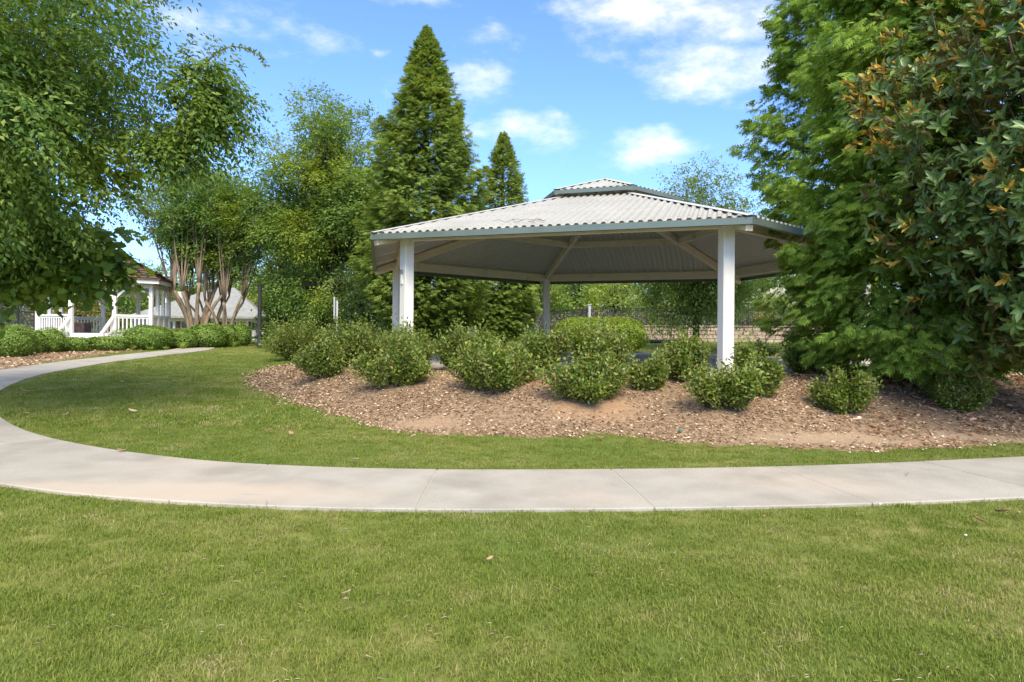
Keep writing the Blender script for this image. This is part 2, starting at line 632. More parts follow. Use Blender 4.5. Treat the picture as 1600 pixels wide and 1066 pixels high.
M['stone'] = surf('wall_stone', [(.25, (.30, .22, .155)), (.5, (.42, .33, .24)), (.75, (.50, .42, .32))], scale=3.0, detail=9, rough=.95, spec=.1, bump=.8, bscale=10, bdist=.05, coord='World',
                  extra=mix_noise((.17, .14, .115), 1.3, .5, .68, 8, .8))
M['signgrey'] = surf('sign_metal', [(.3, (.50, .52, .54)), (.7, (.60, .62, .64))], scale=3, rough=.4, metallic=.0)
M['chips'] = leaf_mat('wood_chips', [(0, (.12, .07, .038)), (.3, (.28, .178, .105)), (.6, (.43, .305, .195)), (.85, (.57, .45, .31)), (1, (.66, .56, .42))], transl=0.02, rough=.9, spec=.1, gain=1.0)
M['litter'] = leaf_mat('leaf_litter', [(0, (.20, .10, .05)), (.4, (.36, .20, .11)), (.75, (.48, .31, .18)), (1, (.56, .40, .26))], transl=.1, rough=.7, spec=.2, gain=1.0)
M['deadleaf'] = leaf_mat('dead_leaf', [(0, (.30, .17, .09)), (.5, (.44, .30, .18)), (1, (.56, .44, .30))], transl=.15, rough=.7, spec=.2, per_object=True, gain=1.0)


def grass_mat(name):
    m, n, l = new_mat(name)
    out = n.new('ShaderNodeOutputMaterial')
    g = n.new('ShaderNodeNewGeometry')
    r = ramp(n, [(0, (.125, .19, .024)), (.42, (.19, .255, .038)), (.70, (.26, .295, .062)), (.88, (.38, .345, .14)), (1, (.50, .42, .24))])
    oi = n.new('ShaderNodeObjectInfo')
    a = n.new('ShaderNodeMath')
    a.operation = 'MULTIPLY_ADD'
    l.new(g.outputs['Random Per Island'], a.inputs[0])
    a.inputs[1].default_value = .62
    b2 = n.new('ShaderNodeMath')
    b2.operation = 'MULTIPLY'
    l.new(oi.outputs['Random'], b2.inputs[0])
    b2.inputs[1].default_value = .16
    l.new(b2.outputs[0], a.inputs[2])
    t = n.new('ShaderNodeTexNoise')
    t.inputs['Scale'].default_value = 1.3
    t.inputs['Detail'].default_value = 7
    t.inputs['Roughness'].default_value = .65
    l.new(g.outputs['Position'], t.inputs['Vector'])
    mr = n.new('ShaderNodeMapRange')
    mr.inputs['From Min'].default_value = .42
    mr.inputs['From Max'].default_value = .75
    mr.inputs['To Min'].default_value = -.06
    mr.inputs['To Max'].default_value = .52
    l.new(t.outputs['Fac'], mr.inputs['Value'])
    s = n.new('ShaderNodeMath')
    s.operation = 'ADD'
    l.new(a.outputs[0], s.inputs[0])
    l.new(mr.outputs['Result'], s.inputs[1])
    l.new(s.outputs[0], r.inputs['Fac'])
    b = n.new('ShaderNodeBsdfPrincipled')
    b.inputs['Roughness'].default_value = .6
    b.inputs['Specular IOR Level'].default_value = .2
    l.new(r.outputs['Color'], b.inputs['Base Color'])
    tr = n.new('ShaderNodeBsdfTranslucent')
    l.new(r.outputs['Color'], tr.inputs['Color'])
    mx = n.new('ShaderNodeMixShader')
    mx.inputs['Fac'].default_value = .35
    l.new(b.outputs['BSDF'], mx.inputs[1])
    l.new(tr.outputs['BSDF'], mx.inputs[2])
    l.new(mx.outputs['Shader'], out.inputs['Surface'])
    return m


M['grass'] = grass_mat('grass_blades')
G_ELM = leaf_mat('elm_leaves', [(0, (.045, .095, .022)), (.5, (.075, .14, .03)), (.85, (.12, .19, .035)), (1, (.22, .27, .06))], transl=.42, patch=(.175, .22, .025), patch_scale=.6, gain=1.5)
G_MAPLE = leaf_mat('maple_leaves', [(0, (.04, .085, .018)), (.6, (.08, .14, .03)), (1, (.19, .25, .05))], transl=.45, patch=(.17, .22, .03), patch_scale=.8, gain=1.7)
G_THUJA = leaf_mat('thuja_sprays', [(0, (.05, .09, .014)), (.5, (.085, .145, .022)), (1, (.14, .20, .035))], transl=.35, rough=.75, spec=.12, patch=(.125, .18, .025), patch_scale=1.1, gain=1.95)
G_THUJA2 = leaf_mat('arborvitae_sprays', [(0, (.055, .085, .017)), (.5, (.09, .135, .025)), (1, (.14, .185, .04))], transl=.35, rough=.75, spec=.12, patch=(.13, .165, .03), patch_scale=.5, gain=1.95)
G_MAG = leaf_mat('magnolia_leaves', [(0, (.03, .062, .015)), (.6, (.05, .095, .02)), (1, (.085, .135, .028))], transl=.14, rough=.34, spec=.45, back=(.17, .14, .04), gain=1.7)
G_MAGNEW = leaf_mat('magnolia_new_leaves', [(0, (.38, .20, .035)), (.5, (.48, .29, .05)), (1, (.36, .36, .08))], transl=.25, rough=.5, spec=.3)
G_MAG1 = leaf_mat('magnolia_leaf', [(0, (.03, .062, .015)), (.6, (.05, .095, .02)), (1, (.085, .135, .028))], transl=.14, rough=.34, spec=.45, back=(.17, .14, .04), gain=1.7, per_object=True)
G_SHRUB = leaf_mat('shrub_leaves', [(0, (.05, .085, .014)), (.45, (.09, .14, .02)), (.84, (.155, .205, .03)), (.97, (.20, .19, .045)), (1, (.22, .12, .045))], transl=.3, gain=1.45, rough=.45, spec=.4, patch=(.17, .20, .06), patch_scale=3.0)
G_BOX = leaf_mat('boxwood_leaves', [(0, (.06, .11, .018)), (.5, (.11, .18, .03)), (1, (.19, .27, .045))], transl=.3, gain=1.4, rough=.5, spec=.3)
G_OAK = leaf_mat('oak_leaves', [(0, (.055, .105, .025)), (.5, (.09, .155, .035)), (1, (.16, .225, .05))], transl=.42, patch=(.20, .24, .028), patch_scale=.35, gain=1.6)
G_MYR = leaf_mat('myrtle_leaves', [(0, (.05, .10, .022)), (.5, (.085, .15, .035)), (1, (.14, .21, .05))], transl=.42, patch=(.19, .24, .03), patch_scale=.4, gain=1.6)
G_BRIGHT = leaf_mat('bright_leaves', [(0, (.09, .15, .03)), (.5, (.15, .22, .05)), (1, (.26, .32, .09))], transl=.45, patch=(.22, .28, .06), patch_scale=.35)
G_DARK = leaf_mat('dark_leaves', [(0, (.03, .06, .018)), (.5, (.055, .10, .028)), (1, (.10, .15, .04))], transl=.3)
G_YEL = leaf_mat('yellowing_leaves', [(0, (.07, .10, .025)), (.5, (.16, .17, .04)), (.8, (.34, .28, .09)), (1, (.45, .36, .16))], transl=.35)
G_VINE = leaf_mat('vine_leaves', [(0, (.035, .035, .025)), (.5, (.075, .075, .05)), (1, (.14, .12, .085))], transl=.2)
G_LILY = leaf_mat('lily_leaves', [(0, (.12, .20, .03)), (1, (.24, .33, .06))], transl=.4)
G_FLOWER = leaf_mat('cream_petals', [(0, (.62, .60, .42)), (1, (.80, .78, .66))], transl=.3, gain=1.0)
G_BBUSH = leaf_mat('yellow_green_leaves', [(0, (.09, .15, .015)), (.5, (.16, .24, .025)), (1, (.26, .33, .04))], transl=.4)
G_FAR = leaf_mat('far_leaves', [(0, (.06, .10, .035)), (.5, (.10, .155, .05)), (1, (.17, .22, .08))], transl=.4, patch=(.16, .20, .07), patch_scale=.12)

# ------------------------------------------------------------------ leaf meshes
T_RHOMB = (np.array([[0, 0, 0], [.45, .5, .1], [1, 0, -.05], [.45, -.5, .1]], float), [np.array([[0, 2, 1], [0, 3, 2]])])
T_OVAL = (np.array([[0, 0, 0], [.3, .42, .07], [.72, .4, .04], [1, 0, -.1], [.72, -.4, .04], [.3, -.42, .07], [.5, 0, 0]], float),
          [np.array([[0, 6, 2, 1], [6, 3, 2, 2], [0, 5, 4, 6], [6, 4, 4, 3]])])
T_OVAL = (T_OVAL[0], [np.array([[0, 6, 2, 1], [0, 5, 4, 6]]), np.array([[6, 3, 2], [6, 4, 3]])])
_m = [(0, 0)]
_lob = [(-.08, .38), (.18, .36), (.28, .62), (.50, .34), (.66, .36), (1.0, 0.0)]
_pts = _lob + [(a, -b) for a, b in reversed(_lob[:-1])]
T_MAPLE = (np.array([[.1, 0, 0]] + [[a, b, .18 * abs(b) - .1 * max(a, 0)] for a, b in _pts], float),
           [np.array([[0, i + 2, i + 1] for i in range(len(_pts) - 1)] + [[0, 1, len(_pts)]])])


def frond_template(pairs=5, sub=True, wide=1.0):
    """a flat fan of narrow leaflets on both sides of a drooping axis"""
    V, Ft = [], []

    def spike(o, ang, L, w):
        d = np.array([math.cos(ang), math.sin(ang)])
        q = np.array([-d[1], d[0]]) * w * wide
        b = len(V)
        for p in (o - q + d * L * .12, o + d * L, o + q + d * L * .12):
            V.append([p[0], p[1], -.22 * p[0] ** 2 - .5 * p[1] ** 2])
        Ft.append([b, b + 1, b + 2])
    spike(np.array([0., 0]), 0, 1.0, .05)
    for i in range(pairs):
        t = .08 + .8 * i / pairs
        L = .52 * (1 - t * .6)
        for sg in (1, -1):
            o = np.array([t, 0])
            spike(o, sg * .75, L, .055)
            if sub and i < pairs - 1:
                spike(o + L * .45 * np.array([math.cos(.75), sg * math.sin(.75)]), sg * .15, L * .55, .045)
    return np.array(V), [np.array(Ft)]


T_FROND = frond_template(5)
T_FROND_MID = frond_template(4, False, 1.45)
T_FROND_LO = frond_template(3, False, 1.6)


def unit(a):
    return a / np.maximum(np.linalg.norm(a, axis=-1, keepdims=True), 1e-9)


def scatter(tpl, P, D, N, L, W):
    """one copy of the template per point, aligned to direction D and normal N"""
    TV, TF = tpl
    P, D, N = np.asarray(P), unit(np.asarray(D)), np.asarray(N)
    S = unit(np.cross(N, D))
    N = np.cross(D, S)
    n = len(P)
    L = np.broadcast_to(np.asarray(L, float), (n,))[:, None, None]
    W = np.broadcast_to(np.asarray(W, float), (n,))[:, None, None]
    V = P[:, None, :] + L * TV[None, :, 0:1] * D[:, None, :] + W * TV[None, :, 1:2] * S[:, None, :] + L * TV[None, :, 2:3] * N[:, None, :]
    k = len(TV)
    off = (np.arange(n) * k)[:, None, None]
    Fs = [(f[None] + off).reshape(-1, f.shape[1]) for f in TF]
    return V.reshape(-1, 3), Fs


def join(parts):
    V, Fs, b = [], {}, 0
    for v, fs in parts:
        V.append(v)
        for f in fs:
            Fs.setdefault(f.shape[1], []).append(f + b)
        b += len(v)
    return np.concatenate(V), [np.concatenate(f) for f in Fs.values()]


def rdir(rng, n):
    return unit(rng.normal(size=(n, 3)))


def bez(a, b, c, n=6):
    a, b, c = np.array(a, float), np.array(b, float), np.array(c, float)
    t = np.linspace(0, 1, n)[:, None]
    return (1 - t) ** 2 * a + 2 * t * (1 - t) * b + t * t * c


def broad_leaves(rng, lobes, cc, cr, twigs, per, leaf, aspect, tpl, droop=.25, twig_len=.5, flat=.75):
    """leaves on twigs in lobes; lobes: (centre, radius) pairs"""
    P, D = [], []
    for (c, r) in lobes:
        n = max(3, int(twigs * rng.uniform(.8, 1.2)))
        d = rdir(rng, n)
        d[:, 2] = d[:, 2] * .9 + .1
        rr = rng.uniform(.25, 1, n) ** .45
        P.append(c + d * rr[:, None] * r * np.array([1, 1, flat]))
        D.append(unit(.55 * d + .55 * (P[-1] - cc) / cr + .5 * rdir(rng, n) + np.array([0, 0, -droop])))
    P, D = np.concatenate(P), np.concatenate(D)
    n = len(P)
    t = np.repeat(np.linspace(.05, 1, per)[None, :], n, 0) + rng.uniform(-.05, .05, (n, per))
    tl = rng.uniform(.5, 1.5, (n, 1)) * twig_len
    sag = np.zeros((n, per, 3))
    sag[:, :, 2] = -(t ** 2) * droop * .6 * tl
    Q = P[:, None, :] + D[:, None, :] * (t * tl)[:, :, None] + sag
    Q = Q.reshape(-1, 3)
    m = len(Q)
    DD = np.repeat(D, per, 0)
    up = unit(rdir(rng, n) * .55 + np.array([0, 0, 1.0]) + D * .25)
    sd = np.repeat(unit(np.cross(up, D)), per, 0)
    sgn = np.tile(np.where(np.arange(per) % 2, 1.0, -1.0), n)[:, None]
    Q = Q + rng.normal(size=(m, 3)) * leaf * .22 + sd * sgn * leaf * .25
    ld = unit(DD * .65 + sd * sgn * .8 + rdir(rng, m) * .45 + np.array([0, 0, -droop * .8]))
    nn = unit(np.repeat(up, per, 0) + rdir(rng, m) * .42)
    L = leaf * rng.uniform(.65, 1.25, m)
    return scatter(tpl, Q, ld, nn, L, L * aspect)


def make_lobes(rng, cc, cr, n, lr, inner=.35, outer=.85):
    i = np.arange(n)
    z = 1 - 2 * (i + .5) / n
    ph = i * 2.399963 + rng.uniform(0, 6.28)
    d = np.stack([np.sqrt(1 - z * z) * np.cos(ph), np.sqrt(1 - z * z) * np.sin(ph), z], 1)
    d = unit(d + rng.normal(size=d.shape) * .22)
    fr = rng.uniform(inner, outer, n)
    return [(cc + d[k] * fr[k] * cr, lr * rng.uniform(.65, 1.3)) for k in range(n)]


def limbs(rng, mb, lobes, fork, base_r, trunk_h, minr=.012, twig=3, stems=None, rs=.32, every=1):
    """branches from the fork to every lobe, with side branches inside each lobe"""
    for (c, r) in lobes[::every]:
        if stems:
            s = stems[int(np.argmin([np.linalg.norm(np.array(q)[:2] - c[:2]) for q in stems]))]
        else:
            s = np.array([fork[0], fork[1], fork[2] + rng.uniform(-.15, .6) * max(trunk_h * .25, .3)])
        s = np.array(s, float)
        mid = s + (c - s) * np.array([.35, .35, .62]) + rng.normal(size=3) * .12 * np.linalg.norm(c - s) * .5
        pts = bez(s, mid, c, 7)
        r0 = base_r * rs * rng.uniform(.7, 1.15)
        mb.tube(pts, np.linspace(r0, max(minr, r0 * .22), 7), 5)
        for k in range(twig):
            t0 = pts[rng.integers(3, 6)]
            e = c + rdir(rng, 1)[0] * r * rng.uniform(.5, .9)
            mb.tube(bez(t0, (t0 + e) / 2 + np.array([0, 0, .08 * r]), e, 4), np.linspace(max(minr, r0 * .3), minr * .5, 4), 4)


def broad_tree(name, label, cat, base, H, cc, cr, nl, lr, twigs, per, leaf, aspect, mat, bark='bark', tpl=T_RHOMB, droop=.25, trunk_r=.2, fork_h=None,
               twig_len=.5, seed=1, group=None, inner=.35, outer=.85, lean=(0, 0), extra_lobes=(), flat=.75, stems=0, twig=3, cut=None, every=1, rs=.32):
    """cc, cr, fork_h relative to the base"""
    rng = np.random.default_rng(seed)
    root = empty(name, base, label, cat, group)
    cc, cr = np.array(cc, float), np.array(cr, float)
    lobes = make_lobes(rng, cc, cr, nl, lr, inner, outer)
    lobes += [(np.array(c, float), r) for c, r in extra_lobes]
    if cut:
        lobes = [lb for lb in lobes if (cut(*lb) if cut.__name__ == 'f' else cut(lb[0]))]
    fh = fork_h if fork_h is not None else cc[2] - cr[2] * .7
    mb = MB()
    if stems:
        sp = []
        for k in range(stems):
            a = 6.283 * k / stems + rng.uniform(-.3, .3)
            b0 = np.array([math.cos(a) * trunk_r * 1.3, math.sin(a) * trunk_r * 1.3, -.15])
            e = np.array([math.cos(a) * fh * .42, math.sin(a) * fh * .42, fh * rng.uniform(.85, 1.15)])
            mid = np.array([math.cos(a) * fh * .07, math.sin(a) * fh * .07, fh * .5]) + rng.normal(size=3) * .05
            mb.tube(bez(b0, mid, e, 7), np.linspace(trunk_r * .6, trunk_r * .33, 7), 6)
            sp.append(e)
        limbs(rng, mb, lobes, None, trunk_r * .8, fh, twig=twig, stems=sp)
    else:
        fork = np.array([lean[0], lean[1], fh])
        mb.tube(bez((0, 0, -.2), (lean[0] * .2 + .04, lean[1] * .2, fh * .5), fork, 7), np.array([1.35, 1.08, 1, .95, .9, .85, .8]) * trunk_r, 9)
        top = cc + np.array([0, 0, cr[2] * .55])
        mb.tube(bez(fork, (fork + top) / 2 + rng.normal(size=3) * .1, top, 7), np.linspace(trunk_r * .8, trunk_r * .12, 7), 7)
        limbs(rng, mb, lobes, fork, trunk_r, H, twig=twig, every=every, rs=rs)
    mb.build('trunk', M[bark], root, True)
    V, Fs = broad_leaves(rng, lobes, cc, cr, twigs, per, leaf, aspect, tpl, droop, twig_len, flat)
    link('crown', mesh_np('crown', V, Fs), mat, root)
    return root


def conifer(name, label, base, H, prof, nb, spb, spray, mat, seed, bark='bark_dark', tpl=T_FROND, trunk_r=.16, z0=.3, rise=.28, bump=.12, group=None, cat='tree', sector=None, clump=1.0, lift=0.0, rag=.66, face=.2, core=.6):
    """upright arborvitae: branches round a trunk, each ending in flat fans of foliage"""
    rng = np.random.default_rng(seed)
    root = empty(name, base, label, cat, group)
    z = z0 + (H - z0) * rng.uniform(0, 1, nb) ** 1.15
    ph = rng.uniform(0, 2 * math.pi, nb)
    if sector:
        keep = np.cos(ph - sector[0]) > sector[1]
        z, ph = z[keep], ph[keep]
        nb = len(z)
    R = np.array([prof(v / H) for v in z])
    lump = 1 + bump * (np.sin(ph * 3 + z * 1.3 + seed) + .7 * np.sin(ph * 5 - z * 2.1 + seed * 2))
    L = R * lump * rng.uniform(rag, 1.08, nb)
    rad = np.stack([np.cos(ph), np.sin(ph), np.zeros(nb)], 1)
    tan = np.stack([-np.sin(ph), np.cos(ph), np.zeros(nb)], 1)
    f = 1 - rng.uniform(0, 1, (nb, spb)) ** 1.5 * core
    lat = rng.normal(size=(nb, spb)) * .30 * clump * np.minimum(L, 1.1)[:, None] * (1.3 - f)
    zz = z[:, None] + rise * L[:, None] * f ** 1.5 - .55 * lat ** 2 + rng.normal(size=(nb, spb)) * .045 * clump
    P = rad[:, None, :] * (L[:, None] * f)[:, :, None] + tan[:, None, :] * lat[:, :, None]
    P[:, :, 2] += zz
    up = np.array([0, 0, 1.0])
    D = rad[:, None, :] * 1.0 + tan[:, None, :] * (lat * 2.2 + rng.normal(size=(nb, spb)) * .45)[:, :, None] + up * (rng.uniform(-.45, .35, (nb, spb)) + lift * (.25 + .9 * (z / H)[:, None] ** 3))[:, :, None]
    fc = np.clip(face + rng.normal(size=(nb, spb)) * .22, 0, 1)[:, :, None]
    N = up * (1 - fc) + rad[:, None, :] * fc + rng.normal(size=(nb, spb, 3)) * .28
    D = D - up * (face * rng.uniform(.1, 1.1, (nb, spb)))[:, :, None]
    P, D, N = P.reshape(-1, 3), D.reshape(-1, 3), N.reshape(-1, 3)
    S = spray * rng.uniform(.6, 1.25, len(P)) * np.repeat(1 - .45 * (z / H) ** 3, spb)
    V, Fs = scatter(tpl, P, D, N, S, S)
    mb = MB()
    mb.tube([(0, 0, -.2), (.02, 0, H * .3), (-.02, .02, H * .65), (0, 0, H * .98)], [trunk_r * 1.2, trunk_r, trunk_r * .6, .015], 8)
    for k in range(0, nb, max(1, nb // 160)):
        a = np.array([0, 0, z[k] - .05 * L[k]])
        e = rad[k] * L[k] * .85 + np.array([0, 0, z[k] + rise * L[k] * .78])
        mb.tube([a, (a + e) / 2 + np.array([0, 0, -.04]), e], [max(.012, trunk_r * .16), .012, .006], 4)
    mb.build('trunk', M[bark], root, True)
    link('crown', mesh_np('crown', V, Fs), mat, root)
    return root

# ================================================================== THE SETTING
for (px, py, mr, mh) in ((930, 652, .55, .09), (775, 622, .6, .05), (613, 608, .6, .05), (1130, 648, .6, .05), (505, 592, .6, .05), (850, 610, .5, .06)):
    p = hit(px, py)
    MOUNDS.append((p[0], p[1], mr, mh))


def axis(lo, hi, a, b, fine, grow):
    v = list(np.arange(a, b + 1e-6, fine))
    s = fine
    while v[-1] < hi:
        s *= grow
        v.append(v[-1] + s)
    s = fine
    pre = []
    x = a
    while x > lo:
        s *= grow
        x -= s
        pre.append(x)
    return np.array(pre[::-1] + v)


gx = axis(-900, 900, -16, 14, .25, 1.16)
gy = axis(-60, 1200, 2, 30, .25, 1.13)
X, Y = np.meshgrid(gx, gy)
Z = gz(X, Y)
nx, ny = len(gx), len(gy)
ii, jj = np.meshgrid(np.arange(nx - 1), np.arange(ny - 1))
q = (jj * nx + ii).ravel()
lawn = link('lawn_ground', mesh_np('lawn_ground', np.stack([X.ravel(), Y.ravel(), Z.ravel()], 1), [np.stack([q, q + 1, q + 1 + nx, q + nx], 1)]), M['soil'], None, True)
tag(lawn, kind='structure')

# ---- the curved concrete path, slab by slab
inner_px = [(-16.6, 36.0), (-13.6, 30.0), (-12.5, 25.5), (-12.3, 22.5), (-12.15, 19.5), (-11.6, 16.2), (-10.4, 13.4), (-8.7, 11.0), (-6.75, 9.05), (-5.15, 7.95), (-3.55, 7.22), (-2.3, 6.92), (-1.06, 6.80), (.33, 6.84), (1.5, 6.93), (2.8, 7.08),
            (4.2, 7.32), (6.05, 7.72), (8.2, 8.25), (11.5, 9.2)]


def catmull(pts, per=14):
    p = [np.array(q, float) for q in pts]
    p = [2 * p[0] - p[1]] + p + [2 * p[-1] - p[-2]]
    out = []
    for i in range(1, len(p) - 2):
        for t in np.linspace(0, 1, per, endpoint=False):
            a, b, c, d = p[i - 1], p[i], p[i + 1], p[i + 2]
            out.append(.5 * ((2 * b) + (c - a) * t + (2 * a - 5 * b + 4 * c - d) * t * t + (3 * b - a - 3 * c + d) * t ** 3))
    out.append(p[-2])
    return np.array(out)


PIN = catmull(inner_px)
_seg = np.linalg.norm(np.diff(PIN, axis=0), axis=1)
PLEN = np.concatenate([[0], np.cumsum(_seg)])


def path_at(s):
    x = np.interp(s, PLEN, PIN[:, 0])
    y = np.interp(s, PLEN, PIN[:, 1])
    e = .25
    tx = np.interp(s + e, PLEN, PIN[:, 0]) - np.interp(s - e, PLEN, PIN[:, 0])
    ty = np.interp(s + e, PLEN, PIN[:, 1]) - np.interp(s - e, PLEN, PIN[:, 1])
    k = math.hypot(tx, ty)
    return np.array([x, y]), np.array([ty / k, -tx / k])      # point, outward normal


PATHW = 1.53
_ps = np.linspace(0, PLEN[-1], 500)
_pp = [path_at(s) for s in _ps]
PC = np.array([p + n * PATHW / 2 for p, n in _pp])
PIL = np.array([p for p, n in _pp])


def path_dist(x, y):
    """distance from the path's centre line"""
    x, y = np.asarray(x), np.asarray(y)
    out = np.full(x.shape, 1e9)
    for a in range(0, len(x), 20000):
        d = np.hypot(x[a:a + 20000, None] - PC[None, ::2, 0], y[a:a + 20000, None] - PC[None, ::2, 1])
        out[a:a + 20000] = d.min(1)
    return out


def strip(s0, s1, o0, o1, zt, zb, ns, nw=4):
    V, Fc = [], []
    for s in np.linspace(s0, s1, ns + 1):
        p, n = path_at(s)
        for w in np.linspace(o0, o1, nw + 1):
            c = p + n * w
            V.append((c[0], c[1], float(gz(c[0], c[1])) + zt))
    nt = len(V)
    V += [(v[0], v[1], v[2] - zt + zb) for v in V]
    W = nw + 1
    for i in range(ns):
        for j in range(nw):
            a = i * W + j
            Fc.append((a, a + 1, a + W + 1, a + W)[::-1])
    edge = [(0, j) for j in range(W)] + [(i, nw) for i in range(1, ns + 1)] + [(ns, j) for j in range(nw - 1, -1, -1)] + [(i, 0) for i in range(ns - 1, 0, -1)]
    idx = [i * W + j for i, j in edge]
    for k in range(len(idx)):
        a, b = idx[k], idx[(k + 1) % len(idx)]
        Fc.append((a, b, nt + b, nt + a))
    return V, Fc


v, f = strip(0.0, PLEN[-1], .02, PATHW - .02, .024, -.12, 130, 4)
walk = MB().add(v, f).build('path', M['joint'])
tag(walk, kind='structure')
# joints line up with the ones in the photograph
s_ref = PLEN[np.argmin(np.hypot(PIN[:, 0] + .74, PIN[:, 1] - 6.8))]
step = 1.82
joints = [s_ref + k * step for k in range(-30, 8) if .1 < s_ref + k * step < PLEN[-1] - .1]
joints = [0.0] + joints + [PLEN[-1]]
rj = random.Random(5)
for a, b in zip(joints[:-1], joints[1:]):
    g = .003 + rj.random() * .003
    v, f = strip(a + g, b - g, 0, PATHW, .03 + rj.uniform(-.002, .003), -.1, max(3, int((b - a) / .3)), 5)
    MB().add(v, f).build('paving_slab', M['concrete'], walk, False, .008)


# ---- mulch beds
def bed_mesh(name, fn, x0, x1, y0, y1, st):
    xs, ys = np.arange(x0, x1, st), np.arange(y0, y1, st)
    X, Y = np.meshgrid(xs, ys)
    sd = fn(X, Y)
    Z = gz(X, Y) + np.clip(sd * .25, -.06, .022) + .008 * sin_noise(X, Y, 2.5)
    nx, ny = len(xs), len(ys)
    ii, jj = np.meshgrid(np.arange(nx - 1), np.arange(ny - 1))
    q = (jj * nx + ii).ravel()
    k = sd.ravel()
    fq = np.stack([q, q + 1, q + 1 + nx, q + nx], 1)
    fq = fq[(k[fq] > -.35).all(1)]
    used = np.unique(fq)
    remap = np.zeros(nx * ny, int)
    remap[used] = np.arange(len(used))
    V = np.stack([X.ravel(), Y.ravel(), Z.ravel()], 1)[used]
    return tag(link(name, mesh_np(name, V, [remap[fq]]), M['mulch'], None, True), kind='structure')


def bed_edge(x, y):
    return bed_sd(x, y)[0] + .22 * sin_noise(x, y, 2.2, 1.0) + .13 * sin_noise(x, y, 6.5, 4.0)


def hedge_bed(x, y):
    """the strip beyond the path at the far left"""
    x, y = np.asarray(x), np.asarray(y)
    sh = x.shape
    d = path_dist(x.ravel(), y.ravel()).reshape(sh)
    xi = np.interp(y, PIL[::-1, 1], PIL[::-1, 0])
    inside = np.where((x < xi - .7) & (y > 11), d - PATHW / 2 - np.interp(y, [12, 18, 22, 26], [.08, .12, .55, 1.2]), -1.0)
    far = np.interp(y, [10, 18, 24, 32], [6.0, 5.0, 4.5, 3.0]) - (d - PATHW / 2)
    return np.minimum(np.minimum(inside, far), 33 - y) + .08 * sin_noise(x, y, 5.0, 2.0)


bed_mesh('mulch_bed', bed_edge, -9.0, 16, 7.0, 28.5, .14)
bed_mesh('hedge_mulch_bed', hedge_bed, -26, -8, 10, 33.5, .2)


def chips(name, fn, dens, x0, x1, y0, y1, lo, hi, seed, mat, lift=.025, tilt=.45, fade=None, tpl=T_RHOMB, aspect=(.3, .75)):
    rng = np.random.default_rng(seed)
    n = int((x1 - x0) * (y1 - y0) * dens)
    x, y = rng.uniform(x0, x1, n), rng.uniform(y0, y1, n)
    sd = fn(x, y)
    bare = .5 + .5 * sin_noise(x, y, 1.1, 3.0)
    keep = (sd > rng.uniform(-.22, .12, n)) & (rng.uniform(0, 1, n) < .25 + .9 * bare) & (np.abs(x) < .85 * y + 1.5)
    hx = bed_sd(x, y)[1]
    keep &= hx > 6.3
    for c, r, _ in CLAY:
        keep &= ((x - c[0]) / r[0]) ** 2 + ((y - c[1]) / r[1]) ** 2 > rng.uniform(0, 1.5, n)
    if fade is not None:
        keep &= rng.uniform(0, 1, n) < fade(x, y)
    x, y = x[keep], y[keep]
    n = len(x)
    P = np.stack([x, y, gz(x, y) + lift + rng.uniform(0, .012, n)], 1)
    a = rng.uniform(0, 6.283, n)
    D = np.stack([np.cos(a), np.sin(a), rng.normal(size=n) * tilt * .6], 1)
    N = np.stack([rng.normal(size=n) * tilt, rng.normal(size=n) * tilt, np.ones(n)], 1)
    L = rng.uniform(lo, hi, n) * (1 + .03 * np.maximum(y - 9, 0))
    V, Fs = scatter(tpl, P, D, N, L, L * rng.uniform(*aspect, n))
    o = link(name, mesh_np(name, V, Fs), mat)
    return tag(o, kind='stuff')


tag(chips('wood_chips', bed_edge, 1150, -9.0, 11, 7.4, 22, .02, .06, 11, M['chips']), 'tan and brown wood chips covering the planting bed', 'mulch')
tag(chips('leaf_litter', bed_edge, 90, 4.2, 12, 7.4, 13, .08, .16, 12, M['litter'], lift=.045, tilt=.5, tpl=T_OVAL, aspect=(.3, .45), fade=lambda x, y: smooth(4.2, 6.8, x)),
    'dry brown leaf litter under the magnolia on the right', 'leaf litter')
tag(chips('hedge_wood_chips', hedge_bed, 60, -20, -9, 11, 32, .05, .10, 13, M['chips']), 'pinkish wood chips along the foot of the clipped hedge', 'mulch')

# ---- grass: tufts instanced on points
GSRC = bpy.data.collections.new('grass_tufts')
GFAR = bpy.data.collections.new('grass_tufts_far')


def tuft(rng, n, rad, h, w, col, name):
    V, Fq, Ft = [], [], []
    for k in range(n):
        a, r = rng.uniform(0, 6.283), rad * math.sqrt(rng.uniform(0, 1))
        b = np.array([math.cos(a) * r, math.sin(a) * r, -.008])
        t = rng.uniform(0, 6.283)
        lean = rng.uniform(.15, 1.15)
        d = np.array([math.cos(t), math.sin(t), 0])
        s = np.array([-d[1], d[0], 0])
        hh = h * rng.uniform(.45, 1.2)
        m = b + d * lean * hh * .35 + np.array([0, 0, hh * .62])
        e = b + d * lean * hh * 1.0 + np.array([0, 0, hh * (1 - .3 * lean)])
        ww = w * rng.uniform(.6, 1.2)
        i = len(V)
        V += [b - s * ww / 2, b + s * ww / 2, m + s * ww * .42, m - s * ww * .42, e]
        Fq.append((i, i + 1, i + 2, i + 3))
        Ft.append((i + 3, i + 2, i + 4))
    me = mesh_np(name, np.array(V), [np.array(Fq), np.array(Ft)])
    me.materials.append(M['grass'])
    o = bpy.data.objects.new(name, me)
    col.objects.link(o)
    return o


rg = np.random.default_rng(21)
for k in range(6):
    tuft(rg, 44, .085, .036, .0036, GSRC, 'grass_tuft')
for k in range(4):
    tuft(rg, 60, .22, .04, .010, GFAR, 'grass_tuft')


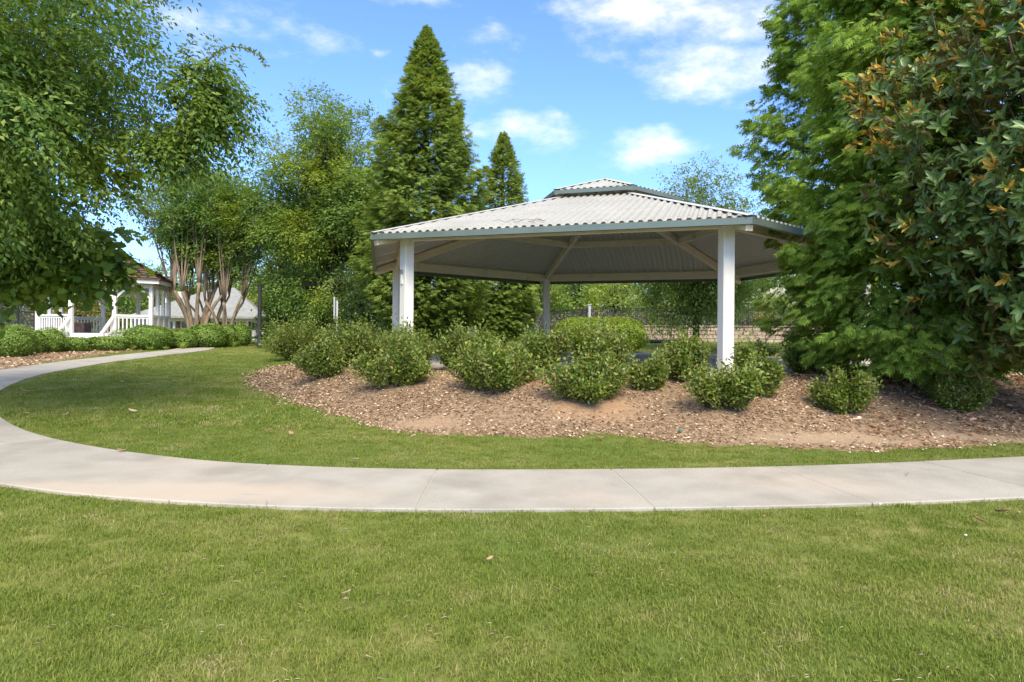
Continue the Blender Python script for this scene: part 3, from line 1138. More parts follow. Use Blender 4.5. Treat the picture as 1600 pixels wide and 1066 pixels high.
def gn_grass(name, P, coll, smin, smax):
    me = bpy.data.meshes.new(name)
    me.vertices.add(len(P))
    me.vertices.foreach_set('co', P.astype(np.float32).ravel())
    me.update()
    o = bpy.data.objects.new(name, me)
    COL.objects.link(o)
    ng = bpy.data.node_groups.new(name, 'GeometryNodeTree')
    ng.interface.new_socket('Geometry', in_out='INPUT', socket_type='NodeSocketGeometry')
    ng.interface.new_socket('Geometry', in_out='OUTPUT', socket_type='NodeSocketGeometry')
    n, l = ng.nodes, ng.links
    gi, go = n.new('NodeGroupInput'), n.new('NodeGroupOutput')
    ip = n.new('GeometryNodeInstanceOnPoints')
    ci = n.new('GeometryNodeCollectionInfo')
    ci.inputs['Collection'].default_value = coll
    ci.inputs['Separate Children'].default_value = True
    ci.inputs['Reset Children'].default_value = True
    rr = n.new('FunctionNodeRandomValue')
    rr.data_type = 'FLOAT_VECTOR'
    rr.inputs[0].default_value = (-.12, -.12, 0)
    rr.inputs[1].default_value = (.12, .12, 6.283)
    rs = n.new('FunctionNodeRandomValue')
    rs.data_type = 'FLOAT'
    rs.inputs[2].default_value = smin
    rs.inputs[3].default_value = smax
    l.new(gi.outputs[0], ip.inputs['Points'])
    l.new(ci.outputs[0], ip.inputs['Instance'])
    ip.inputs['Pick Instance'].default_value = True
    l.new(rr.outputs[0], ip.inputs['Rotation'])
    l.new(rs.outputs[1], ip.inputs['Scale'])
    l.new(ip.outputs[0], go.inputs[0])
    md = o.modifiers.new('grass', 'NODES')
    md.node_group = ng
    return tag(o, kind='stuff')


def grass_points(rng, y0, y1, dens, edge=.0):
    w = .86 * y1 + 3.0
    n = int(2 * w * (y1 - y0) * dens)
    x, y = rng.uniform(-w, w, n), rng.uniform(y0, y1, n)
    k = np.abs(x) < .84 * y + 2.8
    x, y = x[k], y[k]
    d = path_dist(x, y)
    b = bed_edge(x, y)
    n = len(x)
    k = (d > PATHW / 2 + .02 + edge) & (b < rng.exponential(.07, n) - .03)
    thin = smooth(-.9, -.05, b) * .55 * (.5 + .5 * sin_noise(x, y, 2.0, 5.0))     # worn turf along the bed
    k &= rng.uniform(0, 1, n) > thin
    if (y1 > 12):
        k &= hedge_bed(x, y) < 0
    k &= bed_sd(x, y)[1] > 7.0
    x, y = x[k], y[k]
    return np.stack([x, y, gz(x, y)], 1)


rg = np.random.default_rng(22)
near = np.concatenate([grass_points(rg, 2.3, 4.2, 440), grass_points(rg, 4.2, 6.6, 300), grass_points(rg, 6.6, 9.6, 220)])
tag(gn_grass('grass', near, GSRC, .7, 1.3), 'short green lawn grass with dry blades in the foreground', 'grass')
# dry clippings and straw lying in the turf
rs_ = np.random.default_rng(23)
n = 2600
yy = 2.5 + 10 * rs_.uniform(0, 1, n) ** 1.3
xx = rs_.uniform(-1, 1, n) * (.82 * yy + .4)
kk = (path_dist(xx, yy) > PATHW / 2 + .03) & (bed_edge(xx, yy) < -.05) & (rs_.uniform(0, 1, n) < .25 + .75 * (sin_noise(xx, yy, 1.4, 7.0) > .1))
xx, yy = xx[kk], yy[kk]
n = len(xx)
aa = rs_.uniform(0, 6.283, n)
V, Fs = scatter(T_RHOMB, np.stack([xx, yy, gz(xx, yy) + rs_.uniform(.018, .036, n)], 1), np.stack([np.cos(aa), np.sin(aa), rs_.normal(size=n) * .15], 1),
                rs_.normal(size=(n, 3)) * .3 + np.array([0, 0, 1]), rs_.uniform(.02, .06, n), .0032)
M['straw'] = leaf_mat('straw', [(0, (.36, .28, .14)), (.6, (.50, .42, .25)), (1, (.62, .55, .38))], transl=.1, rough=.8, spec=.1, gain=1.0)
tag(link('dry_clippings', mesh_np('dry_clippings', V, Fs), M['straw']), 'pale dry grass clippings lying in the lawn', 'grass clippings', None, 'stuff')
far = np.concatenate([grass_points(rg, 9.3, 14, 60, .06), grass_points(rg, 14, 24, 32, .1), grass_points(rg, 24, 43, 9, .1)])
tag(gn_grass('lawn_grass', far, GFAR, .7, 1.2), 'mown lawn grass stretching back between the path and the trees', 'grass')

# ================================================================== THE PAVILION
R_POST, R_EAVE = 3.36 * 1.9, 3.797 * 1.9
ANG = [TH0 + k * math.pi / 3 for k in range(6)]
pav = empty('pavilion', (HEXC[0], HEXC[1], SLABZ), 'open six-sided picnic pavilion with white posts and ribbed metal roof', 'pavilion')
SL = .276 / .866
A_E = R_EAVE * .866
Z_E = 2.66


def pol(a, r, z):
    return (math.cos(a) * r, math.sin(a) * r, z)


def roof_z(r):
    return Z_E + .276 * (R_EAVE - r)


MB().prism([pol(a, 6.95, 0)[:2] for a in ANG], -.32, 0).build('floor_slab', M['slab'], pav, False, .015)
for k, a in enumerate(ANG):
    c = pol(a, R_POST, 0)
    p = MB().box((c[0], c[1], 1.40), (.22, .22, 2.8), a).build('post', M['white'], pav, False, .012)
    b0, b1 = pol(a, R_POST, 2.72), pol(ANG[(k + 1) % 6], R_POST, 2.72)
    ba, bb = Vector(b0), Vector(b1)
    dd = (bb - ba).normalized() * .1
    MB().bar(ba + dd, bb - dd, .11, .25).build('eave_beam', M['timber'], pav, False, .006)
    MB().bar(pol(a, R_EAVE - .07, roof_z(R_EAVE - .07) - .145), pol(a, 1.45, roof_z(1.45) - .145), .13, .2).build('hip_rafter', M['timber'], pav, False, .006)
    pa, pb = Vector(pol(a, 3.43, 3.56)), Vector(pol(ANG[(k + 1) % 6], 3.43, 3.56))
    dd = (pb - pa).normalized() * .07
    MB().bar(pa + dd, pb - dd, .09, .19).build('purlin', M['timber'], pav, False, .005)
    # fascia: a folded green trim along the eave
    ea, eb = Vector(pol(a, R_EAVE, 0)), Vector(pol(ANG[(k + 1) % 6], R_EAVE, 0))
    out = Vector((math.cos(a + math.pi / 6), math.sin(a + math.pi / 6), 0))
    zt = Vector((0, 0, Z_E - .058))
    fm = MB().bar(ea + zt + out * .012, eb + zt + out * .012, .024, .115)
    fm.bar(ea + Vector((0, 0, Z_E - .113)) - out * .03, eb + Vector((0, 0, Z_E - .113)) - out * .03, .06, .008)
    fm.build('fascia', M['fascia'], pav)
    # hip cap: a folded strip lying over the two sheets' ends
    cm = MB()
    ux, uy = math.cos(a), math.sin(a)
    V = []
    for r in (R_EAVE + .02, 1.5):
        for w, dz in ((-.12, -.020), (0, 0), (.12, -.020)):
            for th in (0, -.006):
                V.append((ux * r - uy * w, uy * r + ux * w, roof_z(r) + .052 + dz + th))
    cm.add(V, [(0, 2, 8, 6), (2, 4, 10, 8), (1, 7, 9, 3), (3, 9, 11, 5), (0, 6, 7, 1), (4, 5, 11, 10), (0, 1, 3, 2), (2, 3, 5, 4), (6, 8, 9, 7), (8, 10, 11, 9)])
    cm.build('hip_cap', M['cap'], pav)


def profile(s, per, h):
    u = (s / per) % 1.0
    if u < .30:
        return 0.0
    if u < .48:
        return h * (u - .30) / .18
    if u < .80:
        return h
    if u < .98:
        return h * (1 - (u - .80) / .18)
    return 0.0


def sheets(name, parent, a, a_e, z_e, a_top, slope, per, h, nper, side, mat):
    """ribbed sheets side by side on one roof face, cut along the hips"""
    mid = a + math.pi / 6
    mx, my = math.cos(mid), math.sin(mid)
    half = a_e * math.tan(math.pi / 6)
    knots = []
    k0 = int(math.floor(-half / per)) - 1
    for i in range(k0, -k0 + 1):
        for u in (0, .30, .48, .80, .98):
            knots.append((i + u) * per)
    knots = [s for s in knots if -half < s < half]
    knots = [-half + 1e-4] + knots + [half - 1e-4]
    w = per * nper
    e = -half
    while e < half - 1e-3:
        e2 = min(e + w, half)
        if half - e2 < per * .8:
            e2 = half
        ss = sorted(set([e] + [s for s in knots if e < s < e2] + [min(e2 + .004, half)]))
        V, Fc = [], []
        lift = .0015 if int(round((e + half) / w)) % 2 else 0.0
        for s in ss:
            top = max(a_top, abs(s) * math.sqrt(3))
            for A in (a_e + .015, min(top, a_e + .015)):
                z = z_e + slope * (a_e - A) + profile(s + 50 * per, per, h) + lift
                V.append((mx * A - my * s, my * A + mx * s, z))
        for i in range(len(ss) - 1):
            Fc.append((2 * i, 2 * i + 2, 2 * i + 3, 2 * i + 1))
        MB().add(V, Fc).build(name, mat, parent)
        e = e2


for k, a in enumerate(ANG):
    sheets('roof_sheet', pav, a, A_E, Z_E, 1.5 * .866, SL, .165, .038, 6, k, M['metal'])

# rows of roofing screws over the purlins
sw = MB()
for a in ANG:
    mid = a + math.pi / 6
    mx_, my_ = math.cos(mid), math.sin(mid)
    for A in (A_E - .18, A_E - 1.55, A_E - 3.0, 1.5 * .866 + .2):
        hw_ = A * math.tan(math.pi / 6) - .12
        k0 = int(hw_ / .165) + 1
        for i in range(-k0, k0 + 1):
            s_ = (i + .64) * .165
            if abs(s_) > hw_:
                continue
            sw.box((mx_ * A - my_ * s_, my_ * A + mx_ * s_, Z_E + SL * (A_E - A) + .040), (.022, .022, .014), mid)
tag(sw.build('screws', M['grey_box'], pav), kind='stuff')

# the small raised roof on top
R_C, Z_C, Z_CT = 1.98, 4.33, 4.92
A_C = R_C * .866
SLC = (Z_CT - Z_C) / A_C
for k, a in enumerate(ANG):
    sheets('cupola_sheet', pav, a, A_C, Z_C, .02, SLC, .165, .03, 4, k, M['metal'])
    ea, eb = Vector(pol(a, R_C + .015, Z_C - .05)), Vector(pol(ANG[(k + 1) % 6], R_C + .015, Z_C - .05))
    MB().bar(ea, eb, .022, .10).build('cupola_fascia', M['fascia'], pav)
    MB().bar(pol(a, R_C - .03, Z_C - .075), pol(a, .1, Z_CT - .12), .09, .07).build('cupola_rafter', M['timber'], pav)
    ca, cb = pol(a, 1.5, 4.2), pol(ANG[(k + 1) % 6], 1.5, 4.2)
    MB().bar(ca, cb, .06, .14).build('curb', M['timber'], pav)
    cm, ux, uy, V = MB(), math.cos(a), math.sin(a), []
    for r in (R_C + .02, 0.0):
        zc = Z_C + (R_C - r) / R_C * (Z_CT - Z_C)
        for w, dz in ((-.09, -.02), (0, 0), (.09, -.02)):
            V.append((ux * r - uy * w, uy * r + ux * w, zc + .045 + dz))
    cm.add(V, [(0, 1, 4, 3), (1, 2, 5, 4)])
    cm.build('cupola_cap', M['cap'], pav)
# electrical boxes and conduit on the left front post
c5 = pol(ANG[5], R_POST, 0)
f5 = Vector((math.cos(ANG[5]), math.sin(ANG[5]), 0))
g5 = Vector((-f5.y, f5.x, 0)) * -1
w5 = Vector((c5[0], c5[1], 0)) + g5 * .0
bx = Vector(c5) + f5 * .125
MB().box((bx.x, bx.y, 1.95), (.04, .07, .09), ANG[5]).build('light_sensor', M['grey_box'], pav)
MB().box((bx.x, bx.y, 1.74), (.03, .06, .10), ANG[5]).build('outlet_box', M['white'], pav, False, .005)
MB().bar((bx.x, bx.y, 1.79), (bx.x, bx.y, 1.91), .02, .02, (1, 0, 0)).build('conduit', M['white'], pav)

# twigs that have blown onto the roof
rng = np.random.default_rng(4)
mb = MB()
for px, py in ((800, 357), (835, 352)):
    for i in range(4):
        # point on the front face near the eave
        mid = ANG[5] + math.pi / 6
        s = (px - 870) / 1025 * 12.5 + rng.uniform(-.2, .2)
        A = A_E - .25 - rng.uniform(0, .2)
        mx, my = math.cos(mid), math.sin(mid)
        p = Vector((mx * A - my * s + HEXC[0], my * A + mx * s + HEXC[1], SLABZ + Z_E + SL * (A_E - A) + .05))
        q = p + Vector((rng.uniform(-.4, .4), rng.uniform(-.05, .12), rng.uniform(0, .07)))
        mb.tube([p, (p + q) / 2 + Vector((0, 0, .04)), q], [.006, .005, .003], 4)
tag(mb.build('fallen_twigs', M['bark']), 'thin dead twigs lying on the pavilion roof just above the front eave', 'twigs')

# ================================================================== SHRUBS IN THE BED
def shrub(base, W, H, n, leaf, label, seed, mat, group, name='shrub', per=16, low=.2):
    rng = np.random.default_rng(seed)
    root = empty(name, base, label, 'shrub', group)
    nc = int(rng.integers(6, 12))
    an = rng.uniform(0, 3.14)
    st_ = rng.uniform(.78, 1.0)
    crho = np.sqrt((np.arange(nc) + .4) / nc)
    cph = np.arange(nc) * 2.4 + rng.uniform(0, 6.283) + rng.normal(size=nc) * .3
    chh = rng.uniform(.55, 1.14, nc)
    chh *= 1.1 / chh.max()
    ck = rng.integers(0, nc, n)
    gx_ = crho[ck] * np.cos(cph[ck]) + rng.normal(size=n) * .15
    gy_ = (crho[ck] * np.sin(cph[ck]) + rng.normal(size=n) * .15) * st_
    gx_, gy_ = gx_ * math.cos(an * .3) - gy_ * math.sin(an * .3), gx_ * math.sin(an * .3) + gy_ * math.cos(an * .3)
    rho = np.hypot(gx_, gy_)
    ph = np.arctan2(gy_, gx_)
    lump = 1 + .1 * np.sin(ph * 2 + seed)
    rr = W * .92 * rho * lump
    zz = H * chh[ck] * (1.0 - .24 * np.minimum(rho, 1.2) ** 2.2) * rng.uniform(.70, 1.06, n)
    # some shoots leave low to the side
    side = rng.uniform(0, 1, n) < .3
    zz = np.where(side, zz * rng.uniform(low + .15, .75, n), zz)
    rr = np.where(side, np.minimum(rr, W * (.38 + .66 * zz / H)), rr)
    wild = rng.uniform(0, 1, n) < .10
    zz = np.where(wild, zz * rng.uniform(1.12, 1.38, n), zz)
    E_ = np.stack([rr * np.cos(ph), rr * np.sin(ph), zz], 1)
    B = np.stack([rr * np.cos(ph) * .12, rr * np.sin(ph) * .12, np.zeros(n)], 1)
    Mi = B + (E_ - B) * np.array([.62, .62, .38])
    t = (.34 + .68 * (np.arange(per)[None, :] + rng.uniform(0, 1, (n, per))) / per)
    t3 = t[:, :, None]
    Q = (1 - t3) ** 2 * B[:, None] + 2 * t3 * (1 - t3) * Mi[:, None] + t3 ** 2 * E_[:, None]
    T = unit(2 * (1 - t3) * (Mi - B)[:, None] + 2 * t3 * (E_ - Mi)[:, None])
    Q, T = Q.reshape(-1, 3), T.reshape(-1, 3)
    m = len(Q)
    Q = Q + rng.normal(size=(m, 3)) * leaf * .55
    Q[:, 2] = np.maximum(Q[:, 2], .03)
    D = unit(T * .75 + rdir(rng, m) * .9)
    N = unit(T * .3 + rdir(rng, m) * .7 + np.array([0, 0, .8]))
    L = leaf * rng.uniform(.6, 1.25, m)
    V, Fs = scatter(T_RHOMB, Q, D, N, L, L * .58)
    mb = MB()
    for k in range(0, n, max(1, n // 45)):
        mb.tube([B[k] - np.array([0, 0, .08]), Mi[k], B[k] * .1 + E_[k] * .9], [.011, .008, .003], 4)
    mb.build('stems', M['twig'], root)
    link('foliage', mesh_np('foliage', V, Fs), mat, root)
    return root


GB = 'leafy shrubs in the mulch bed round the pavilion'
SHRUBS = [  # px, base row, left, right, top, label
    (468, 566, 424, 532, 505, 'broad shrub at the left end of the pavilion bed, beside open lawn'),
    (507, 597, 466, 552, 532, 'rounded shrub at the front of the bed, leftmost of the front row'),
    (556, 574, 500, 606, 508, 'shrub behind the two leftmost ones, in front of the sign post'),
    (613, 616, 554, 674, 527, 'wide dense shrub standing in front of the left front post'),
    (640, 578, 588, 692, 514, 'shrub hiding the foot of the left front pavilion post'),
    (720, 578, 678, 772, 517, 'shrub just right of the left front post, behind the slab edge gap'),
    (775, 630, 698, 850, 540, 'largest front shrub with flaring top, below the middle of the pavilion'),
    (770, 568, 735, 830, 513, 'shrub hidden behind the largest front shrub, only its top showing'),
    (836, 584, 786, 890, 514, 'shrub in front of the slender rear post of the pavilion'),
    (922, 642, 864, 1002, 562, 'tight front shrub above the bare orange mound of soil'),
    (942, 580, 884, 1004, 513, 'tall shrub with a sprout on top, below the bright green bush'),
    (1012, 618, 982, 1052, 560, 'small straggly shrub with a gap beside it, left of the right front post'),
    (1076, 602, 1030, 1126, 535, 'spreading shrub at the slab edge directly left of the right front post'),
    (1136, 655, 1064, 1202, 577, 'wide shrub in front of the right front pavilion post'),
    (1186, 628, 1142, 1228, 533, 'shrub right of the right front post, beside the black path light'),
    (1262, 583, 1222, 1300, 530, 'dark shrub tucked against the foot of the big arborvitae'),
    (1322, 656, 1272, 1372, 577, 'isolated upright shrub alone on open mulch below the arborvitae'),
    (1496, 652, 1446, 1546, 590, 'low rounded shrub at far right, among the magnolia leaf litter'),
]
for i, (px, by, x0, x1, ty, lab) in enumerate(SHRUBS):
    b = hit(px, by)
    d = b[1]
    hor = 520 + (px - 800) * ROLL
    Hh = CAMZ + (hor - ty) / F * d - b[2]
    Wd = (x1 - x0) / 2 / F * d
    c = b + np.array([0, Wd * .5, 0])
    mids = [(math.cos(a + math.pi / 6), math.sin(a + math.pi / 6)) for a in ANG]
    for _ in range(60):          # keep clear of the slab
        if max((c[0] - HEXC[0]) * m[0] + (c[1] - HEXC[1]) * m[1] for m in mids) > 6.35:
            break
        c = c - np.array([0, .06, 0])
    c[0] = (px - HX) / F * c[1]
    Wd = (x1 - x0) / 2 / F * c[1]
    c[2] = float(gz(c[0], c[1]))
    dense = int(420 + 800 * min(1.6, Wd * Hh))
    shrub(c, Wd * (.88 if px > 1300 else 1.0 if by > 585 else 1.05), (CAMZ + (hor - ty) / F * c[1] - c[2]) * (.9 if px > 1300 else 1.06), dense, .064, lab, 100 + i, G_SHRUB, GB, per=13)
# two behind the slab, seen through the pavilion
for i, (px, d, hw, hh, lab) in enumerate(((1056, 25.5, .62, .78, 'shrub beyond the slab, in front of the lone tree trunk'),
                                          (1190, 26.0, 1.1, .75, 'shrub beyond the slab, below the stone wall right of the white post'))):
    shrub(foot(px, d), hw, hh, 220, .07, lab, 140 + i, G_SHRUB, GB, per=14)


# ================================================================== HEDGE AT THE LEFT
def clipped(base, W, D_, H, n, leaf, label, seed, mat, group, name='boxwood', boxy=.0, wild=.05):
    rng = np.random.default_rng(seed)
    root = empty(name, base, label, 'shrub', group)
    d = rdir(rng, n)
    e = 1.0 - .42 * boxy
    d = np.sign(d) * np.abs(d) ** e
    d /= np.maximum(1e-6, (np.abs(d) ** (2 / e)).sum(1, keepdims=True)) ** (e / 2)
    lump = 1 + .05 * np.sin(d[:, 0] * 6 + seed) + .05 * np.sin(d[:, 1] * 5 + d[:, 2] * 6 + seed * 2)
    r = lump * (1 - rng.uniform(0, 1, n) ** 2.4 * .22 + rng.normal(size=n) * .018 + wild * (rng.uniform(0, 1, n) < .04))
    P = d * r[:, None] * np.array([W, D_, H * .53]) + np.array([0, 0, H * .47])
    P[:, 2] = np.maximum(P[:, 2], .03)
    nn = unit(d / np.array([W, D_, H * .5]))
    dd = rdir(rng, n)
    dd = unit(unit(dd - nn * (dd * nn).sum(1, keepdims=True)) + nn * rng.uniform(0, .7, (n, 1)))
    N = unit(nn + rdir(rng, n) * .45)
    L = leaf * rng.uniform(.6, 1.25, n)
    V, Fs = scatter(T_RHOMB, P, dd, N, L, L * .62)
    mb = MB()
    for k in range(10):
        a = rng.uniform(0, 6.28)
        e_ = np.array([math.cos(a) * W * .75, math.sin(a) * D_ * .75, H * rng.uniform(.5, .85)])
        mb.tube([np.array([math.cos(a) * .05, math.sin(a) * .05, -.08]), e_ * np.array([.4, .4, .6]), e_], [.02, .014, .006], 4)
    mb.build('stems', M['twig'], root)
    link('foliage', mesh_np('foliage', V, Fs), mat, root)
    return root


GH = 'clipped boxwoods along the far side of the path'
HEDGE = [  # left, right, top, base row, boxy, label
    (-22, 40, 515, 559, .2, 'rounded boxwood cut by the left edge of the photo'),
    (26, 62, 522, 554, .3, 'boxwood next to the one at the left edge, slightly lower'),
    (50, 92, 521, 552, .3, 'boxwood left of the low flat-topped hedge stretch'),
    (88, 132, 526, 550, .8, 'low flat-topped boxwood in front of the gazebo steps'),
    (126, 186, 525, 549, .8, 'long low boxwood below the gazebo opening'),
    (182, 256, 514, 547, .3, 'large domed boxwood below the right half of the gazebo'),
    (252, 302, 518, 545, .3, 'smaller boxwood in the dip between two domed ones'),
    (284, 349, 511, 544, .25, 'biggest domed boxwood in front of the crape myrtle trunks'),
    (338, 367, 514, 542, .2, 'narrow boxwood behind the biggest domed one, to its right'),
    (356, 388, 511, 541, .2, 'boxwood nearest the black lamp post on its left'),
    (410, 436, 517, 537, .1, 'small round boxwood just right of the black lamp post'),
]
for i, (x0, x1, ty, by, bxy, lab) in enumerate(HEDGE):
    px = (x0 + x1) / 2
    b = hit(px, by)
    d = b[1]
    hor = 520 + (px - 800) * ROLL
    Wd = (x1 - x0) / 2 / F * d
    c = b + np.array([0, Wd * .6, 0])
    c[2] = float(gz(c[0], c[1]))
    Hh = CAMZ + (hor - ty) / F * c[1] - c[2]
    clipped(c, Wd * (.9 if bxy < .5 else .97), min(Wd, 1.1), Hh * (1.15 if bxy < .5 else .92), int(5200 + 5200 * min(Wd * Hh, 1.6)), .0027 * d * 1.15, lab, 200 + i, G_BOX, GH, boxy=bxy if bxy > .5 else .06, wild=.03)
for i, (x0, x1, ty, d, lab) in enumerate(((56, 101, 512, 27.5, 'boxwood mound behind the hedge, left of the gazebo steps'),
                                          (176, 216, 514, 28.5, 'boxwood mound half hidden behind the hedge, right of the gazebo steps'))):
    px = (x0 + x1) / 2
    b = foot(px, d)
    hor = 520 + (px - 800) * ROLL
    clipped(b, (x1 - x0) / 2 / F * d, .7, CAMZ + (hor - ty) / F * d - b[2], 3000, .06, lab, 230 + i, G_BOX, GH, boxy=.2)


def lily(base, H, label, seed):
    rng = np.random.default_rng(seed)
    V, Fc = [], []
    for k in range(46):
        a = rng.uniform(0, 6.283)
        dr = np.array([math.cos(a), math.sin(a), 0])
        s = np.array([-dr[1], dr[0], 0])
        h, l = H * rng.uniform(.6, 1.1), H * rng.uniform(.3, .95)
        w = .022
        b = len(V)
        for t in (0, .35, .7, 1):
            c = dr * (l * t ** 1.3 + .04) + np.array([0, 0, h * (1.6 * t - .85 * t * t) - .02])
            V += [c - s * w * (1 - t * .85), c + s * w * (1 - t * .85)]
        Fc += [(b + 2 * i, b + 2 * i + 1, b + 2 * i + 3, b + 2 * i + 2) for i in range(3)]
    o = link('daylily', mesh_np('daylily', np.array(V), [np.array(Fc)]), G_LILY)
    o.location = tuple(base)
    return tag(o, label, 'plant', 'daylily clumps at the foot of the hedge')


for i, (px, by, hpx, lab) in enumerate(((147, 549, 10, 'bright daylily clump below the low stretch of hedge'), (206, 548, 11, 'bright daylily clump below the left side of the large domed boxwood'),
                                        (234, 548, 9, 'small daylily clump below the right side of the large domed boxwood'), (259, 547, 7, 'smallest daylily clump, below the dip in the hedge'),
                                        (286, 546, 14, 'fullest daylily clump, left of the biggest domed boxwood'), (366, 543, 12, 'wide pale daylily clump left of the lamp post'), (404, 541, 10, 'daylily clump at the foot of the lamp post'))):
    p = hit(px, by)
    lily(p, hpx / F * p[1] * 1.1, lab, 300 + i)

# ================================================================== LEFT BACKGROUND: GAZEBO, POOL HOUSE
GZ0 = foot(160, 34)
gaz = empty('gazebo', GZ0, 'white wooden gazebo with railings, steps and a brown shingle roof', 'gazebo')


def gl(px, d, z=0.0):
    """gazebo-local point for a photo column at a depth"""
    return Vector(((px - HX) / F * d - GZ0[0], d - GZ0[1], z))


FLO = .62
GP = [gl(59, 32.2), gl(111, 31.2), gl(179, 31.2), gl(236, 32.2), gl(263, 35.2), gl(216, 38), gl(161, 38.5), gl(96, 36.5), gl(78, 34.2)]
HW = 2.42
MB().prism([(p.x * 1.02, p.y * 1.02) for p in GP], -.15, FLO).build('deck', M['white'], gaz)
for p in GP:
    MB().box((p.x, p.y, (FLO + HW + FLO) / 2 + .02), (.17, .17, HW + .04), 0.1).build('post', M['white'], gaz, False, .008)
for p, q in ((GP[3], GP[4]),):
    for t in (.35, .68):
        c = p.lerp(q, t)
        MB().box((c.x, c.y, FLO + HW / 2), (.14, .14, HW), .1).build('post', M['white'], gaz)
nG = len(GP)
for i in range(nG):
    p, q = GP[i], GP[(i + 1) % nG]
    MB().bar(p + Vector((0, 0, FLO + HW - .1)), q + Vector((0, 0, FLO + HW - .1)), .1, .22).build('header_beam', M['white'], gaz)
    dv = (q - p).normalized()
    for s, e in ((p, dv), (q, -dv)):
        a0 = s + Vector((0, 0, FLO + HW - .75))
        a1 = s + e * .30 + Vector((0, 0, FLO + HW - .42))
        a2 = s + e * .62 + Vector((0, 0, FLO + HW - .2))
        br = MB().bar(a0, a1, .07, .1).bar(a1, a2, .068, .1)
        br.build('brace', M['white'], gaz)
    if i in (1, 5):      # openings at the steps
        continue
    for zz, hh in ((FLO + .86, .1), (FLO + .76, .07), (FLO + .1, .08)):
        MB().bar(p + Vector((0, 0, zz)), q + Vector((0, 0, zz)), .13 if hh > .09 else .05, hh).build('rail', M['white'], gaz)
    L = (q - p).length
    if i == 3:           # closed panels on the right side
        MB().bar(p + Vector((0, 0, FLO + .43)), q + Vector((0, 0, FLO + .43)), .03, .6).build('rail_panel', M['white'], gaz)
        continue
    nb = int(L / .17)
    for k in range(1, nb):
        c = p.lerp(q, k / nb)
        MB().box((c.x, c.y, FLO + .43), (.05, .05, .6)).build('baluster', M['white'], gaz)
# front steps and their sloping handrails
p, q = GP[1], GP[2]
for k in range(3):
    y0 = -.3 * (k + 1)
    MB().box(((p.x + q.x) / 2, p.y + y0 + .1, FLO - .16 * (k + 1) - .05), (q.x - p.x, .34, .1)).build('step', M['white'], gaz)
for c in (p, q):
    off = Vector((-.12, -.72, 0))
    MB().bar(c + Vector((0, 0, FLO + .86)), c + off + Vector((0, 0, .66)), .14, .09).build('handrail', M['white'], gaz)
    MB().bar(c + Vector((0, 0, FLO + .3)), c + off + Vector((0, 0, .18)), .05, .07).build('handrail', M['white'], gaz)
    MB().box((c.x + off.x, c.y + off.y, .27), (.15, .15, .9)).build('newel_post', M['white'], gaz, False, .006)
    for t in (.3, .6):
        cc = c + off * t
        MB().box((cc.x, cc.y, FLO + .45 - .52 * t), (.05, .05, .6)).build('baluster', M['white'], gaz)
# roof: shingled faces over the posts' outline
cen = sum(GP, Vector()) / nG
out = [cen + (p - cen) * 1.13 for p in GP]
ZR, ZA = FLO + HW + .03, FLO + HW + 2.05
eave = MB()
for i in range(nG):
    a, b = out[i], out[(i + 1) % nG]
    eave.bar(a + Vector((0, 0, ZR + .06)), b + Vector((0, 0, ZR + .06)), .05, .19)
eave.build('eave_board', M['white'], gaz)
rf = MB()
V = [(p.x * 1.0, p.y * 1.0, ZR + .17) for p in [cen + (p - cen) * 1.03 for p in out]]
V += [(cen.x + (v[0] - cen.x) * .10, cen.y + (v[1] - cen.y) * .10, ZA) for v in V]
for i in range(nG):
    j = (i + 1) % nG
    rf.add([V[i], V[j], V[nG + j], V[nG + i]], [(0, 1, 2, 3)])
rf.add(V[nG:], [tuple(range(nG))])
rf.add(V[:nG], [tuple(range(nG - 1, -1, -1))])
rf.build('roof', M['shingle_brown'], gaz)
for i in range(nG):      # shingle courses as stepped edges
    j = (i + 1) % nG
    cm = MB()
    for t in np.arange(.04, .98, .075):
        a = Vector(V[i]).lerp(Vector(V[nG + i]), t)
        b = Vector(V[j]).lerp(Vector(V[nG + j]), t)
        cm.bar(a + Vector((0, 0, .012)), b + Vector((0, 0, .012)), .22 * 1.0, .022, (0, 0, 1))
    cm.build('shingle_course', M['shingle_brown'], gaz)
# brick grill pier seen through the opening
g = gl(127, 35.5)
grill = empty('brick_pier', (GZ0[0] + g.x, GZ0[1] + g.y, GZ0[2] + FLO), 'low dark brick pier inside the gazebo opening', 'brick pier')
MB().box((0, 0, .25), (.7, .6, .5)).build('pier_body', M['brick'], grill, False, .01)
MB().box((0, 0, .53), (.8, .7, .07)).build('cap_stone', M['stone'], grill, False, .01)

PH0 = foot(305, 56)
ph = empty('pool_house', PH0, 'low pool house with a grey hipped shingle roof and glass doors', 'building')


def pl(px, d, z):
    return Vector(((px - HX) / F * d - PH0[0], d - PH0[1], z))


